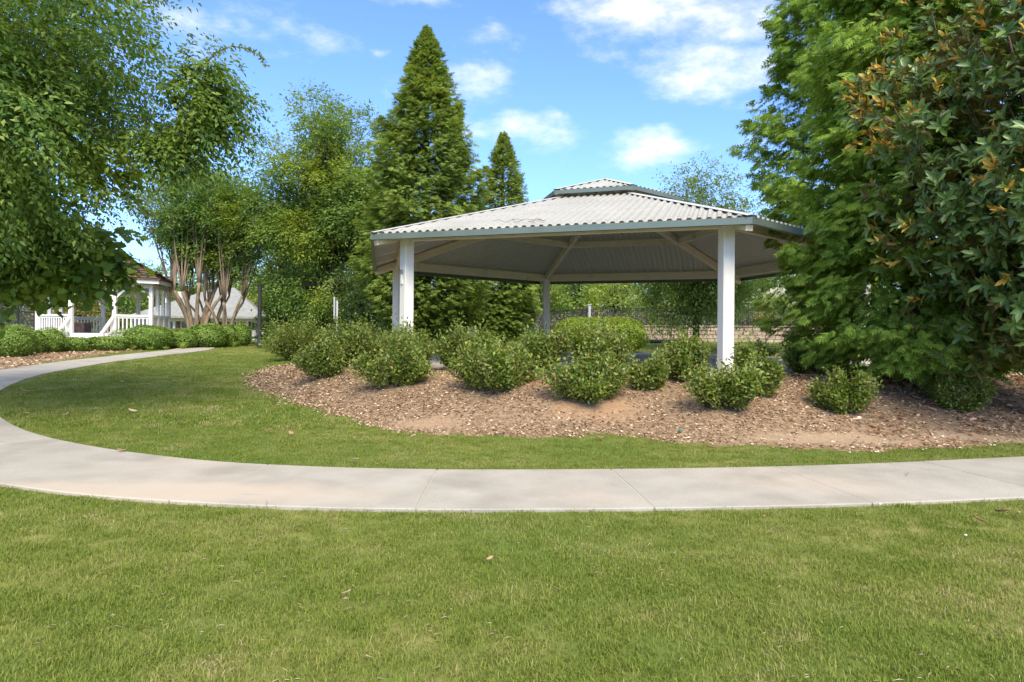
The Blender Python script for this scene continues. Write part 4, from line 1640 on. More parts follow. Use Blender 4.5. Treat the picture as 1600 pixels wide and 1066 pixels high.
EZ, AZ = 1.86, 4.6
A_, B_, C_, D_ = pl(198, 52, EZ), pl(411, 52, EZ), pl(440, 66, EZ), pl(225, 66, EZ)
R1, R2 = pl(337, 59, AZ), pl(366, 59, AZ)
rb = MB()
dz = Vector((0, 0, -.16))
V = [A_, B_, C_, D_, R1, R2, A_ + dz, B_ + dz, C_ + dz, D_ + dz]
rb.add(V, [(0, 1, 5, 4), (1, 2, 5), (2, 3, 4, 5), (3, 0, 4), (0, 6, 7, 1), (1, 7, 8, 2), (2, 8, 9, 3), (3, 9, 6, 0), (6, 9, 8, 7)])
roof = rb.build('roof', M['shingle_grey'], ph)
for px, py in ((281, 461), (259, 470)):
    u = (497 - py) / 57.0
    c = pl(px, 52 + 7 * u, EZ + (AZ - EZ) * u * .98)
    vm = MB().box((c.x, c.y, c.z + .15), (.3, .3, .5)).prism([(c.x - .22, c.y - .22), (c.x + .22, c.y - .22), (c.x + .22, c.y + .22), (c.x - .22, c.y + .22)], c.z + .40, c.z + .48)
    vm.build('roof_vent', M['white'], roof)
wa, wb = pl(205, 53, 0), pl(405, 53, 0)
wall = MB().box(((wa.x + wb.x) / 2, wa.y + .7, .85), (wb.x - wa.x, .25, 1.75)).build('wall', M['brick'], ph)
MB().bar(wa + Vector((0, .1, 1.58)), wb + Vector((0, .1, 1.58)), .2, .22).build('porch_beam', M['white'], ph)
for px in (206, 239, 272, 304, 336, 371, 386, 404):
    c = pl(px, 53, .75)
    MB().box((c.x, c.y + .05, c.z), (.18, .18, 1.5)).build('column', M['white'], ph)
for px0, px1 in ((214, 232), (246, 266), (278, 298), (310, 330), (343, 354), (356, 367), (374, 383), (389, 401)):
    c0, c1 = pl(px0, 53, 0), pl(px1, 53, 0)
    dm = MB()
    cx, wd, yy = (c0.x + c1.x) / 2, c1.x - c0.x, wa.y + .54
    for xx in (c0.x, cx, c1.x):
        dm.box((xx, yy, .72), (.09, .08, 1.5))
    for zz in (.03, .75, 1.44):
        dm.box((cx, yy - .003, zz), (wd, .07, .08))
    dr = dm.build('glass_door', M['white'], ph)
    MB().box((cx, yy + .02, .72), (wd, .03, 1.4)).build('pane', M['glass'], dr)

# lamp post
lp = empty('lamp_post', foot(405.5, 31.5), 'slim black lamp post at the right end of the hedge', 'lamp post')
lpm = MB().tube([(0, 0, -.2), (0, 0, .25), (0, 0, .26), (0, 0, 3.0)], [.13, .13, .10, .09], 10)
lpm.build('pole', M['blackmetal'], lp, True)
MB().tube([(0, 0, 3.0), (0, 0, 3.03), (0, 0, 3.07)], [.10, .10, .05], 10).build('cap', M['blackmetal'], lp)

# sign seen edge-on
sg = empty('sign', foot(525, 24.5), 'grey metal sign seen almost edge-on behind the left shrubs', 'sign')
sz = CAMZ + (518 - 464) / F * 24.5 - sg.location.z
MB().box((.04, 0, sz / 2 - .2), (.05, .05, sz + .1)).build('sign_pole', M['signgrey'], sg)
MB().box((-.035, -.03, sz - .42), (.03, .42, .8), .1).build('sign_panel', M['signgrey'], sg)

# white pool chairs
for k, (px, d, lab) in enumerate(((394, 44, 'white plastic pool chair left of the lamp post base'), (416, 46, 'white plastic pool chair right of the lamp post, behind a boxwood'))):
    ch = empty('pool_chair', foot(px, d), lab, 'chair', 'white pool chairs', .5 + k)
    MB().box((0, 0, .36), (.52, .55, .05)).build('seat', M['white'], ch, False, .01)
    MB().bar((0, .27, .38), (0, .42, .86), .5, .04, (0, 1, 0)).build('backrest', M['white'], ch, False, .01)
    for sx in (-.23, .23):
        for sy in (-.24, .24):
            MB().box((sx, sy, .16), (.05, .05, .38)).build('leg', M['white'], ch)
        MB().tube([(sx, -.26, .36), (sx, -.22, .58), (sx, .1, .6), (sx, .32, .58)], .022, 6).build('armrest', M['white'], ch)

# court fence at the far left
fx0 = foot(27, 37)
cf = empty('court_fence', fx0, 'tall black chain-link court fence at far left', 'fence')
xs = [(px - HX) / F * 37 - fx0[0] for px in (-70, -22, 2, 28, 54)]
for x in xs:
    MB().tube([(x, 0, -.2), (x, 0, 3.3)], .05, 8).build('fence_post', M['blackmetal'], cf)
for z in (.12, 1.75, 3.25):
    MB().tube([(xs[0], 0, z), (xs[-1], 0, z)], .03, 6).build('fence_rail', M['blackmetal'], cf)
cl = MB()
Wf = xs[-1] - xs[0]
for s in np.arange(-3.2, Wf, .11):
    for sg_ in (1, -1):
        a, b = s, s + 3.13
        za, zb = .12, 3.25
        if a < 0:
            za = .12 - a
            a = 0
        if b > Wf:
            zb = 3.25 - (b - Wf)
            b = Wf
        x0, x1 = (xs[0] + a, xs[0] + b) if sg_ > 0 else (xs[-1] - a, xs[-1] - b)
        cl.bar((x0, .004 * sg_, za), (x1, .004 * sg_, zb), .012, .012, (0, 1, 0))
tag(cl.build('chain_link', M['screen'], cf), kind='stuff')

# ================================================================== BEHIND THE PAVILION
# retaining wall
W0, W1 = foot(960, 43.0), foot(1282, 40.0)
rw = empty('retaining_wall', W0, 'tan stone retaining wall behind the pavilion, below the black fence', 'wall')
dv = Vector((W1[0] - W0[0], W1[1] - W0[1], 0))
LW = dv.length
dv.normalize()
wz = math.atan2(dv.y, dv.x)
rr_ = random.Random(9)
Vn = Vector((dv.y, -dv.x, 0))
cz0 = -.06
MB().bar(Vector((0, 0, .45)) - Vn * .10, dv * LW + Vector((0, 0, .45)) - Vn * .10, .3, 1.0).build('core', M['stone'], rw)
HB = .25
proto = []
for k in range(5):
    proto.append(MB().box((0, 0, 0), (1, 1, 1)).build('stone', M['stone'], rw, False, .0))
for o in proto:
    bpy.data.objects.remove(o)
for row in range(4):
    s = -.2 * (row % 2)
    while s < LW:
        w = rr_.uniform(.42, .62)
        c = dv * (s + w / 2) + Vector((0, 0, cz0 + HB * (row + .5))) + Vn * (.06 + rr_.uniform(-.015, .03))
        b = MB().box((0, 0, 0), (w - .025, .22, HB - .02))
        b.v = [(x * rr_.uniform(.97, 1.0), y, z * rr_.uniform(.94, 1.0)) for x, y, z in b.v]
        o = b.build('stone', M['stone'], rw, False, .012)
        o.location = c
        o.rotation_euler = (0, 0, wz)
        s += w
s = 0
while s < LW:
    w = rr_.uniform(.55, .75)
    c = dv * (s + w / 2) + Vector((0, 0, cz0 + HB * 4 + .045)) + Vn * .05
    o = MB().box((0, 0, 0), (w - .02, .36, .085)).build('cap_stone', M['stone'], rw, False, .01)
    o.location = c
    o.rotation_euler = (0, 0, wz)
    s += w
# black iron fence on the wall
F0, F1 = foot(690, 50.0), W0
fe = empty('iron_fence', (W0[0], W0[1], W0[2]), 'black iron picket fence standing on the retaining wall', 'fence')
ZF = cz0 + HB * 4 + .09
spans = [((Vector((0, 0, ZF)) - Vn * .1), (dv * LW + Vector((0, 0, ZF)) - Vn * .1))]
lf0 = Vector((F0[0] - W0[0], F0[1] - W0[1], float(F0[2] - W0[2]) + .75))
spans.append((lf0, Vector((0, 0, ZF)) - Vn * .1))
for a, b in spans:
    L = (b - a).length
    nb = max(1, int(round(L / 2.0)))
    for k in range(nb + 1):
        c = a.lerp(b, k / nb)
        MB().box((c.x, c.y, c.z + .6), (.085, .085, 1.3), wz).build('fence_post', M['blackmetal'], fe)
    for k in range(nb):
        p, q = a.lerp(b, k / nb), a.lerp(b, (k + 1) / nb)
        for zz in (.1, .95, 1.1):
            MB().bar(p + Vector((0, 0, zz)), q + Vector((0, 0, zz)), .03, .035).build('fence_rail', M['blackmetal'], fe)
        pk = MB()
        m = int((q - p).length / .12)
        for j in range(1, m):
            c = p.lerp(q, j / m)
            pk.box((c.x, c.y, c.z + .6), (.022, .022, 1.06), wz)
        tag(pk.build('pickets', M['blackmetal'], fe), kind='stuff')

# two slim pale posts in the distance
for px, ty, d, lab in ((736, 516, 33, 'short white marker post between the two dark evergreens'), (921, 476, 36, 'pale blue-grey post above the bright green bush')):
    b = foot(px, d)
    h = CAMZ + (520 - ty) / F * d - b[2]
    pm = MB().box((0, 0, h / 2 - .1), ((.12 if px < 800 else .14), .10, h + .2)).prism([(-.11, -.08), (.11, -.08), (.11, .08), (-.11, .08)], h, h + .05)
    o = pm.build('marker_post', M['signgrey'] if px > 800 else M['white'], None, False, .01)
    o.location = tuple(b)
    tag(o, lab, 'post')

# black corrugated drain pipe
p0, p1 = foot(985, 37), foot(1078, 37.5)
n = 60
pts = [Vector(p0).lerp(Vector(p1), t) + Vector((0, 0, .1)) for t in np.linspace(0, 1, n)]
tag(MB().tube(pts, [.12 + .018 * (i % 2) for i in range(n)], 8).build('drain_pipe', M['blackmetal']), 'black corrugated drain pipe lying at the foot of the stone wall', 'drain pipe')
# black path light in the bed
pb = hit(1213, 600)
plt = empty('path_light', pb, 'short black path light beside the shrub right of the white post', 'path light')
MB().tube([(0, 0, -.1), (0, 0, .22)], .045, 8).build('stake', M['blackmetal'], plt, True)
MB().tube([(0, 0, .22), (0, 0, .24), (0, 0, .29)], [.07, .07, .02], 8).build('hood', M['blackmetal'], plt, True)

bb = foot(938, 28.0)
clipped(bb, 2.05, 1.2, 1.5, 17000, .09, 'large bright yellow-green bush just beyond the pavilion slab', 401, G_BBUSH, None, name='large_bush', boxy=.35, wild=.1)

# flowering bush on the wall, a spirea and a clay-coloured plant pot by the fence
def flowering(base, W, H, label, seed):
    rng = np.random.default_rng(seed)
    root = empty('flowering_bush', base, label, 'bush')
    cc, cr = np.array([0, 0, H * .52]), np.array([W, W * .8, H * .5])
    lobes = make_lobes(rng, cc, cr, 24, W * .34, .3, .9)
    V, Fs = broad_leaves(rng, lobes, cc, cr, 26, 6, .13, .6, T_RHOMB, .1, .4)
    link('foliage', mesh_np('foliage', V, Fs), G_BRIGHT, root)
    P, D = [], []
    for k in range(95):
        d = rdir(rng, 1)[0]
        d[2] = abs(d[2]) * .9 + .05
        c = cc + d * cr * rng.uniform(.92, 1.1)
        if c[0] < -W * .35 and rng.uniform() < .6:
            continue
        v = rdir(rng, 26)
        P.append(c + v * np.array([.15, .15, .12]) * rng.uniform(.7, 1.2))
        D.append(v)
    P, D = np.concatenate(P), np.concatenate(D)
    V, Fs = scatter(T_RHOMB, P, unit(np.cross(D, rdir(rng, len(D)))), D, .085, .085)
    link('blossoms', mesh_np('blossoms', V, Fs), G_FLOWER, root)
    mb = MB()
    for c, r in lobes[::2]:
        mb.tube(bez((0, 0, -.1), c * np.array([.4, .4, .6]), c, 5), [.04, .03, .025, .02, .01], 4)
    mb.build('stems', M['twig'], root)
    return root


fb = foot(1213, 44.5)
fb[2] += .8
flowering(fb, 2.2, 2.75, 'bush covered in cream white blossoms behind the iron fence', 402)
sp = foot(1192, 42.3)
sp[2] += 1.0
shrub(sp, .75, .95, 240, .10, 'low pinkish-green bush against the iron fence under the white blossoms', 403, G_YEL, None, name='low_bush', per=10, low=.1)
vb = np.random.default_rng(8)
n = 9000
px = vb.uniform(690, 1290, n)
d = vb.uniform(45, 49, n)
x = (px - HX) / F * d
z = gz(x, d) + .8 + (d - 45) * .28 + vb.uniform(-.25, .35, n) + .25 * np.sin(x * 1.3)
V, Fs = scatter(T_RHOMB, np.stack([x, d, z], 1), rdir(vb, n), unit(rdir(vb, n) + np.array([0, -.7, .7])), vb.uniform(.12, .26, n), .14)
tag(link('vine_cover', mesh_np('vine_cover', V, Fs), G_VINE), 'dark tangled vines covering the bank behind the iron fence', 'ground cover', None, 'stuff')

# ================================================================== TREES
def on(x, y):
    return np.array([x, y, float(gz(x, y))])


def outline(base, tab, slack=1.2):
    """keeps lobes whose right-hand side stays inside the crown's outline (a table of rows and columns of the photograph)"""
    ys, xs_ = zip(*tab)

    def f(c, r=0.0):
        w = base + c
        px, py = HX + w[0] / w[1] * F, HY - (w[2] - CAMZ) / w[1] * F
        return -170 < px + r / w[1] * F and px + slack * r / w[1] * F < np.interp(py, ys, xs_)
    return f


# upper left: fine-leaved elm reaching over the path, trunk outside the frame
elm_base = on(-10.9, 8.2)
elm = broad_tree('elm_tree', 'fine-leaved elm whose drooping crown fills the upper left corner', 'tree', elm_base, 10,
                 (2.3, .9, 5.4), (4.4, 3.0, 3.9), 110, .85, 98, 16, .086, .5, G_ELM, droop=.45, trunk_r=.26, fork_h=2.6, twig_len=.55, seed=31, inner=.3, outer=.95, twig=3, every=10, rs=.12,
                 cut=outline(elm_base, [(-300, 280), (0, 285), (80, 345), (150, 355), (195, 345), (225, 300), (260, 235), (310, 205), (370, 190), (420, 100)]),
                 extra_lobes=[(tuple(at(px, py, d) - elm_base), r) for px, py, d, r in ((318, 110, 9.4, .24), (328, 150, 9.4, .2), (295, 130, 9.3, .36), (318, 182, 9.4, .2), (250, 215, 9.4, .34), (270, 215, 9.5, .2),
                                                                                       (215, 285, 9.3, .4), (290, 190, 9.2, .5), (180, 320, 9.2, .45), (290, 60, 9.2, .5), (300, 15, 9.2, .3))])
# one long arching shoot at the crown's edge
rng = np.random.default_rng(77)
pts = np.array([at(px, py, 9.4) - elm_base for px, py in ((300, 120), (338, 82), (362, 72), (385, 76), (405, 86), (417, 104))])
tb = MB().tube(pts, np.linspace(.014, .003, 6), 5)
q = np.concatenate([pts[i] + (pts[i + 1] - pts[i]) * t for i in range(5) for t in np.linspace(0, 1, 11)[:, None, None]]).reshape(-1, 3)
q = np.repeat(q, 2, 0)
tb.build('branch', M['bark'], elm)
V, Fs = scatter(T_RHOMB, q, rdir(rng, len(q)) + np.array([.4, 0, -.2]), rdir(rng, len(q)) + np.array([0, 0, 1]), .07, .033)
link('branch_leaves', mesh_np('branch_leaves', V, Fs), G_ELM, elm)

mb_ = on(-12.6, 11.6)
broad_tree('maple_tree', 'broad-leaved maple with low boughs in front of the gazebo', 'tree', mb_, 6,
           (1.9, .2, 3.7), (4.5, 2.0, 1.8), 60, .55, 44, 9, .125, 1.0, G_MAPLE, tpl=T_MAPLE, droop=.3, trunk_r=.17, fork_h=1.9, twig_len=.4, seed=33, inner=.25, outer=.92, flat=.55, twig=1, every=3,
           cut=outline(mb_, [(200, 215), (300, 240), (360, 235), (390, 205), (415, 200), (435, 205), (450, 165), (462, 130), (475, 60), (490, 0)], 1.1),
           extra_lobes=[(tuple(at(px, py, d) - mb_), r) for px, py, d, r in ((60, 415, 11, .4), (115, 422, 11, .38), (160, 415, 11, .36), (185, 425, 11, .2), (198, 432, 11, .15), (15, 438, 11, .38), (30, 390, 11, .5), (150, 380, 11, .5), (90, 400, 11, .45))])

# crape myrtles behind the hedge
broad_tree('crape_myrtle', 'largest vase-shaped crape myrtle with many tan trunks left of the lamp post', 'tree', foot(307, 34.5), 10, (.1, 0, 6.8), (3.5, 2.8, 3.1), 54, .85, 72, 9, .16, .5, G_MYR,
           bark='bark_myrtle', droop=.05, trunk_r=.24, fork_h=3.0, twig_len=.5, seed=41, stems=8, twig=2, group='crape myrtles behind the hedge', cut=lambda c: c[2] > 3.8)
broad_tree('crape_myrtle', 'slim crape myrtle with leaning trunks, middle one behind the hedge', 'tree', foot(328, 36), 8, (.2, 0, 5.9), (2.2, 2.0, 2.4), 26, .8, 66, 9, .16, .5, G_MYR,
           bark='bark_myrtle', droop=.05, trunk_r=.16, fork_h=2.6, twig_len=.5, seed=42, stems=5, twig=2, group='crape myrtles behind the hedge', cut=lambda c: c[2] > 3.2)
broad_tree('crape_myrtle', 'crape myrtle with spreading trunks nearest the lamp post', 'tree', foot(351, 35), 8, (.5, 0, 6.2), (2.7, 2.2, 2.4), 32, .8, 66, 9, .16, .5, G_MYR,
           bark='bark_myrtle', droop=.05, trunk_r=.18, fork_h=2.4, twig_len=.5, seed=43, stems=6, twig=2, group='crape myrtles behind the hedge', cut=lambda c: c[2] > 3.5)
# willow oak
broad_tree('oak_tree', 'tall spreading oak left of the pointed evergreen, its limbs showing', 'tree', foot(520, 34), 13, (-.2, 0, 7.1), (4.1, 3.3, 5.9), 125, 1.0, 76, 9, .19, .42, G_OAK, bark='bark_dark',
           droop=.2, trunk_r=.24, fork_h=2.6, twig_len=.7, seed=44, inner=.3, outer=.95, twig=4)
broad_tree('oak_tree', 'lower rounded tree between the oak and the crape myrtle', 'tree', foot(447, 42), 9, (0, 0, 5.6), (2.3, 2.2, 4.4), 40, 1.0, 40, 9, .19, .45, G_OAK, bark='bark_dark', droop=.2, trunk_r=.2, fork_h=2, twig_len=.7, seed=45)
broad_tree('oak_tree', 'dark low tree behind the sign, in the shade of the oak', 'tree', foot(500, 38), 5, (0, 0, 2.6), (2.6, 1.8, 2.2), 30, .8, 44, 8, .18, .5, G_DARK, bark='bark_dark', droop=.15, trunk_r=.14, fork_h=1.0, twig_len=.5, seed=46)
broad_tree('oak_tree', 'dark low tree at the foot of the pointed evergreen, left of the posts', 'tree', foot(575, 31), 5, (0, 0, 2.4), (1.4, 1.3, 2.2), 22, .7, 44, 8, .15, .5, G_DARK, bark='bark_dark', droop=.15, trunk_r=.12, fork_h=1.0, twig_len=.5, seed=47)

# arborvitae
def prof_cone(pts):
    xs_, ys_ = zip(*pts)
    return lambda t: float(np.interp(t, xs_, ys_))


conifer('arborvitae', 'tall pointed evergreen rising behind the left posts of the pavilion', foot(664, 25.2), 12.5, prof_cone([(0, 1.4), (.1, 2.15), (.3, 2.2), (.5, 1.9), (.68, 1.35), (.82, .8), (.93, .34), (1, .02)]),
        1900, 26, .31, G_THUJA2, 51, core=.85, sector=(-1.571, -.8), trunk_r=.2, z0=.5, face=.4, lift=.75, rise=.5, rag=.8, group='arborvitae round the pavilion', tpl=T_FROND_LO, bump=.14)
conifer('arborvitae', 'shorter pointed evergreen peeking over the left slope of the roof', foot(784, 29.5), 9.7, prof_cone([(0, .8), (.1, 1.45), (.35, 1.5), (.6, 1.2), (.8, .7), (.93, .3), (1, .02)]),
        1150, 19, .30, G_THUJA2, 52, core=.85, sector=(-1.571, -.8), trunk_r=.17, z0=.4, face=.4, lift=.75, rise=.5, rag=.8, group='arborvitae round the pavilion', tpl=T_FROND_LO, bump=.16)
conifer('arborvitae', 'very tall evergreen behind the right side of the roof', on(11.25, 22.0), 18.0, prof_cone([(0, .4), (.15, .6), (.22, 2.4), (.3, 3.0), (.45, 2.8), (.65, 2.2), (.85, 1.2), (1, .1)]),
        1700, 28, .37, G_THUJA, 53, sector=(-1.571, -.8), rag=.86, core=.7, lift=.15, face=.6, trunk_r=.24, z0=.6, group='arborvitae round the pavilion', tpl=T_FROND_LO, bump=.14)
conifer('arborvitae', 'wide bushy evergreen sweeping to the ground right of the pavilion', on(7.0, 11.5), 10.5, prof_cone([(0, 2.0), (.12, 2.05), (.3, 1.95), (.5, 1.75), (.7, 1.3), (.88, .7), (1, .08)]),
        1150, 36, .25, G_THUJA, 54, tpl=T_FROND_MID, sector=(-1.571, -.8), face=.65, trunk_r=.17, z0=.12, group='arborvitae round the pavilion', bump=.13, rise=.18)
for i, (px, py, r, h, lab) in enumerate(((1500, 600, .42, .55, 'small evergreen offshoot between the arborvitae and the magnolia'),)):
    b = hit(px, py)
    conifer('evergreen_seedling', lab, b + np.array([0, .4, 0]), h + .3, prof_cone([(0, r), (.5, r * .8), (1, .05)]), 60, 12, .2, G_THUJA, 60 + i, trunk_r=.02, z0=.02, cat='shrub')


# southern magnolia
def magnolia(base, cc, cr, nros, seed):
    rng = np.random.default_rng(seed)
    root = empty('magnolia', base, 'glossy magnolia with rust-coloured new leaves at the right edge', 'tree')
    cc, cr = np.array(cc, float), np.array(cr, float)
    lobes = make_lobes(rng, cc, cr, 46, .85, .55, .95)
    mb = MB()
    mb.tube([(0, 0, -.2), (.05, 0, 1.5), (0, .05, 4), (0, 0, 7)], [.2, .17, .12, .04], 8)
    limbs(rng, mb, lobes, np.array([0, 0, 1.2]), .16, 8, twig=4, minr=.01, rs=.3)
    mb.build('trunk', M['bark'], root, True)
    P, O, new = [], [], []
    for c, r in lobes:
        n = int(nros * rng.uniform(.8, 1.2))
        d = rdir(rng, n)
        p = c + d * r * (rng.uniform(.3, 1, n) ** .5)[:, None]
        o = unit(.5 * d + .8 * (p - cc) / cr + np.array([0, 0, .35]) + .3 * rdir(rng, n))
        P.append(p)
        O.append(o)
    P, O = np.concatenate(P), np.concatenate(O)
    n = len(P)
    hgt = (P[:, 2] - 2.2) / 4.5
    outer = np.linalg.norm((P - cc) / cr, axis=1)
    new = (rng.uniform(0, 1, n) < np.clip(.12 + .7 * hgt, .05, .6) * smooth(.72, .95, outer))
    k = 9
    ax = unit(np.cross(O, rdir(rng, n)))
    ay = np.cross(O, ax)
    phi = np.arange(k)[None, :] * 2.4 + rng.uniform(0, 6.28, (n, 1))
    spread = np.where(new[:, None], .55, 1.0) * rng.uniform(.55, 1.35, (n, k))
    rd = ax[:, None, :] * np.cos(phi)[:, :, None] + ay[:, None, :] * np.sin(phi)[:, :, None]
    D = unit(O[:, None, :] * np.cos(spread)[:, :, None] + rd * np.sin(spread)[:, :, None])
    Np = unit(O[:, None, :] * np.sin(spread)[:, :, None] - rd * np.cos(spread)[:, :, None] + rng.normal(size=(n, k, 3)) * .15)
    Q = np.repeat(P[:, None, :], k, 1) - O[:, None, :] * (rng.uniform(0, .14, (n, k)))[:, :, None]
    Ln = .176 * rng.uniform(.7, 1.2, (n, k)) * np.where(new[:, None], .85, 1.0)
    isnew = new[:, None] & (np.arange(k)[None, :] < 5)
    Q, D, Np, Ln, isnew = Q.reshape(-1, 3), D.reshape(-1, 3), Np.reshape(-1, 3), Ln.ravel(), isnew.ravel()
    W = Q + base
    ok = (W[:, 2] > np.where(W[:, 1] > 9.6, .42, .95)) & (Q[:, 1] < cc[1] + 1.0)
    Q, D, Np, Ln, isnew, W = Q[ok], D[ok], Np[ok], Ln[ok], isnew[ok], W[ok]
    # the 300 leaves that show largest are objects of their own
    sx = HX + W[:, 0] / W[:, 1] * F
    sy = HY - (W[:, 2] - CAMZ) / W[:, 1] * F
    vis = (sx > 1300) & (sx < 1595) & (sy > 5) & (sy < 560) & ~isnew
    dist = np.linalg.norm(W - np.array([0, 0, CAMZ]), axis=1)
    score = np.where(vis, dist - .6 * rng.uniform(0, 1, len(W)), 1e9)
    pick = np.argsort(score)[:300]
    mask = np.ones(len(W), bool)
    mask[pick] = False
    one = mesh_np('leaf', T_OVAL[0] * np.array([1, .37, 1]), T_OVAL[1])
    one.materials.append(G_MAG1)
    for i in pick:
        x = unit(D[i])
        y = unit(np.cross(Np[i], x))
        zv = np.cross(x, y)
        o = bpy.data.objects.new('leaf', one)
        COL.objects.link(o)
        o.parent = root
        m = Matrix((x * Ln[i], y * Ln[i], zv * Ln[i])).transposed().to_4x4()
        m.translation = Vector(Q[i])
        o.matrix_local = m
    a = mask & ~isnew
    V, Fs = scatter(T_OVAL, Q[a], D[a], Np[a], Ln[a], Ln[a] * .37)
    tag(link('foliage', mesh_np('foliage', V, Fs), G_MAG, root), kind='stuff')
    V, Fs = scatter(T_OVAL, Q[isnew], D[isnew], Np[isnew], Ln[isnew], Ln[isnew] * .36)
    tag(link('new_foliage', mesh_np('new_foliage', V, Fs), G_MAGNEW, root), 'upright rust-coloured young leaves', kind='stuff')
    return root


magnolia(on(7.9, 9.7), (-.2, -.55, 3.9), (2.75, 2.4, 3.9), 92, 61)

# lone tree seen under and above the roof
broad_tree('elm_tree', 'young elm with a dark trunk on the lawn behind the pavilion', 'tree', foot(1087, 31), 9, (0, 0, 4.65), (3.3, 2.6, 4.0), 90, .85, 55, 10, .16, .45, G_BRIGHT, bark='bark_dark',
           droop=.35, trunk_r=.17, fork_h=1.9, twig_len=.7, seed=71, inner=.3, outer=.95, twig=4)

# trees beyond
BG = [  # px, depth, top row, half width px, material, kind, label
    (25, 52, 425, 45, G_YEL, 'pale yellowish tree behind the court fence'),
    (108, 41, 436, 38, G_YEL, 'yellowing magnolia behind the left half of the gazebo'),
    (172, 58, 410, 44, G_OAK, 'green tree behind the middle of the gazebo'),
    (232, 66, 405, 42, G_OAK, 'green tree behind the right end of the gazebo'),
    (300, 80, 392, 50, G_BRIGHT, 'pale green tree rising behind the pool house roof on its left'),
    (378, 78, 385, 46, G_BRIGHT, 'pale green tree rising behind the right slope of the pool house roof'),
    (432, 60, 405, 46, G_OAK, 'green tree just right of the pool house roof'),
    (482, 64, 360, 55, G_OAK, 'tree behind the lower half of the spreading oak'),
    (560, 60, 350, 55, G_OAK, 'tree glimpsed between the oak and the pointed evergreen'),
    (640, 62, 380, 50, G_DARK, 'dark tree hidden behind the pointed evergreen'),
    (728, 48, 380, 34, G_BRIGHT, 'sunny light green tree between the two pointed evergreens'),
    (850, 57, 395, 42, G_BRIGHT, 'light green tree seen through the pavilion left of the rear post'),
    (905, 52, 400, 40, G_OAK, 'green tree seen through the pavilion above the bright bush'),
    (962, 56, 392, 44, G_BRIGHT, 'light green tree seen through the middle of the pavilion'),
    (1022, 60, 390, 44, G_OAK, 'green tree seen through the pavilion left of the lone trunk'),
    (1075, 66, 360, 46, G_BRIGHT, 'pale tree directly behind the lone trunk'),
    (1135, 56, 300, 48, G_OAK, 'tall tree behind the right front post'),
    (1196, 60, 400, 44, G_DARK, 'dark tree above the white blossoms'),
    (1252, 56, 395, 44, G_OAK, 'tree between the white blossoms and the big evergreen'),
    (1330, 60, 380, 60, G_OAK, 'tree hidden behind the right evergreens'),
    (1450, 62, 370, 70, G_OAK, 'tree hidden behind the magnolia'),
]
for i, (px, d, ty, hw, mat, lab) in enumerate(BG):
    b = foot(px, d)
    hor = 520 + (px - 800) * ROLL
    H = CAMZ + (hor - ty) / F * d - b[2]
    w = hw / F * d
    broad_tree('background_tree', lab, 'tree', b, H, (0, 0, H * .54), (w, w, H * .46), 26, w * .36, 24, 8, .0052 * d, .5, mat, bark='bark_dark', droop=.2, trunk_r=.2, fork_h=H * .18, twig_len=.9,
               seed=500 + i, inner=.3, outer=.95, twig=1, group='trees beyond the park lawn')

# layered conifer by the lamp post
def layered(base, H, W, label, seed):
    rng = np.random.default_rng(seed)
    root = empty('cedar_tree', base, label, 'tree')
    mb = MB().tube([(0, 0, -.2), (0, 0, H)], [.16, .02], 7)
    P, D = [], []
    for lv in np.linspace(.12, .97, 12):
        r = W * (1.08 - lv) ** .8
        for k in range(9):
            a = rng.uniform(0, 6.283)
            dr = np.array([math.cos(a), math.sin(a), 0])
            z = H * lv + rng.uniform(-.1, .1)
            L = r * rng.uniform(.75, 1.1)
            mb.tube([(0, 0, z), dr * L * .5 + np.array([0, 0, z + .12]), dr * L + np.array([0, 0, z + .02])], [.035, .025, .008], 4)
            n = 48
            f_ = rng.uniform(.2, 1, n)
            p = dr * (L * f_)[:, None] + np.array([-dr[1], dr[0], 0]) * (rng.normal(size=n) * .26 * L * (1.15 - f_))[:, None]
            p[:, 2] += z + .1 + rng.normal(size=n) * .07
            P.append(p)
            D.append(dr + rng.normal(size=(n, 3)) * np.array([.6, .6, .25]))
    mb.build('trunk', M['bark_dark'], root, True)
    P, D = np.concatenate(P), np.concatenate(D)
    V, Fs = scatter(T_FROND_LO, P, D, rng.normal(size=P.shape) * .35 + np.array([0, 0, 1]), .34, .34)
    link('crown', mesh_np('crown', V, Fs), G_OAK, root)


layered(foot(447, 37), 3.9, 2.0, 'cedar with flat layered boughs just right of the lamp post', 81)
layered(foot(480, 41), 4.4, 2.2, 'darker layered cedar behind the cedar by the lamp post', 82)

# far woods as one mass
rng = np.random.default_rng(90)
n = 34000
a = rng.uniform(-1.15, 1.15, n)
d = rng.uniform(85, 125, n)
x = np.sin(a) * d * 1.0
y = np.cos(a) * d + 5
hh = 6.0 + 2.0 * np.sin(a * 17) + 1.5 * np.sin(a * 41 + 1) + (d - 85) * .07
z = gz(x, y) + hh * rng.uniform(0, 1, n) ** .7
V, Fs = scatter(T_RHOMB, np.stack([x, y, z], 1), rdir(rng, n), unit(rdir(rng, n) + np.array([0, -.6, .6])), rng.uniform(.7, 1.3, n), .7)
tag(link('distant_woods', mesh_np('distant_woods', V, Fs), G_FAR), 'hazy green woods closing off the background', 'woods', None, 'stuff')

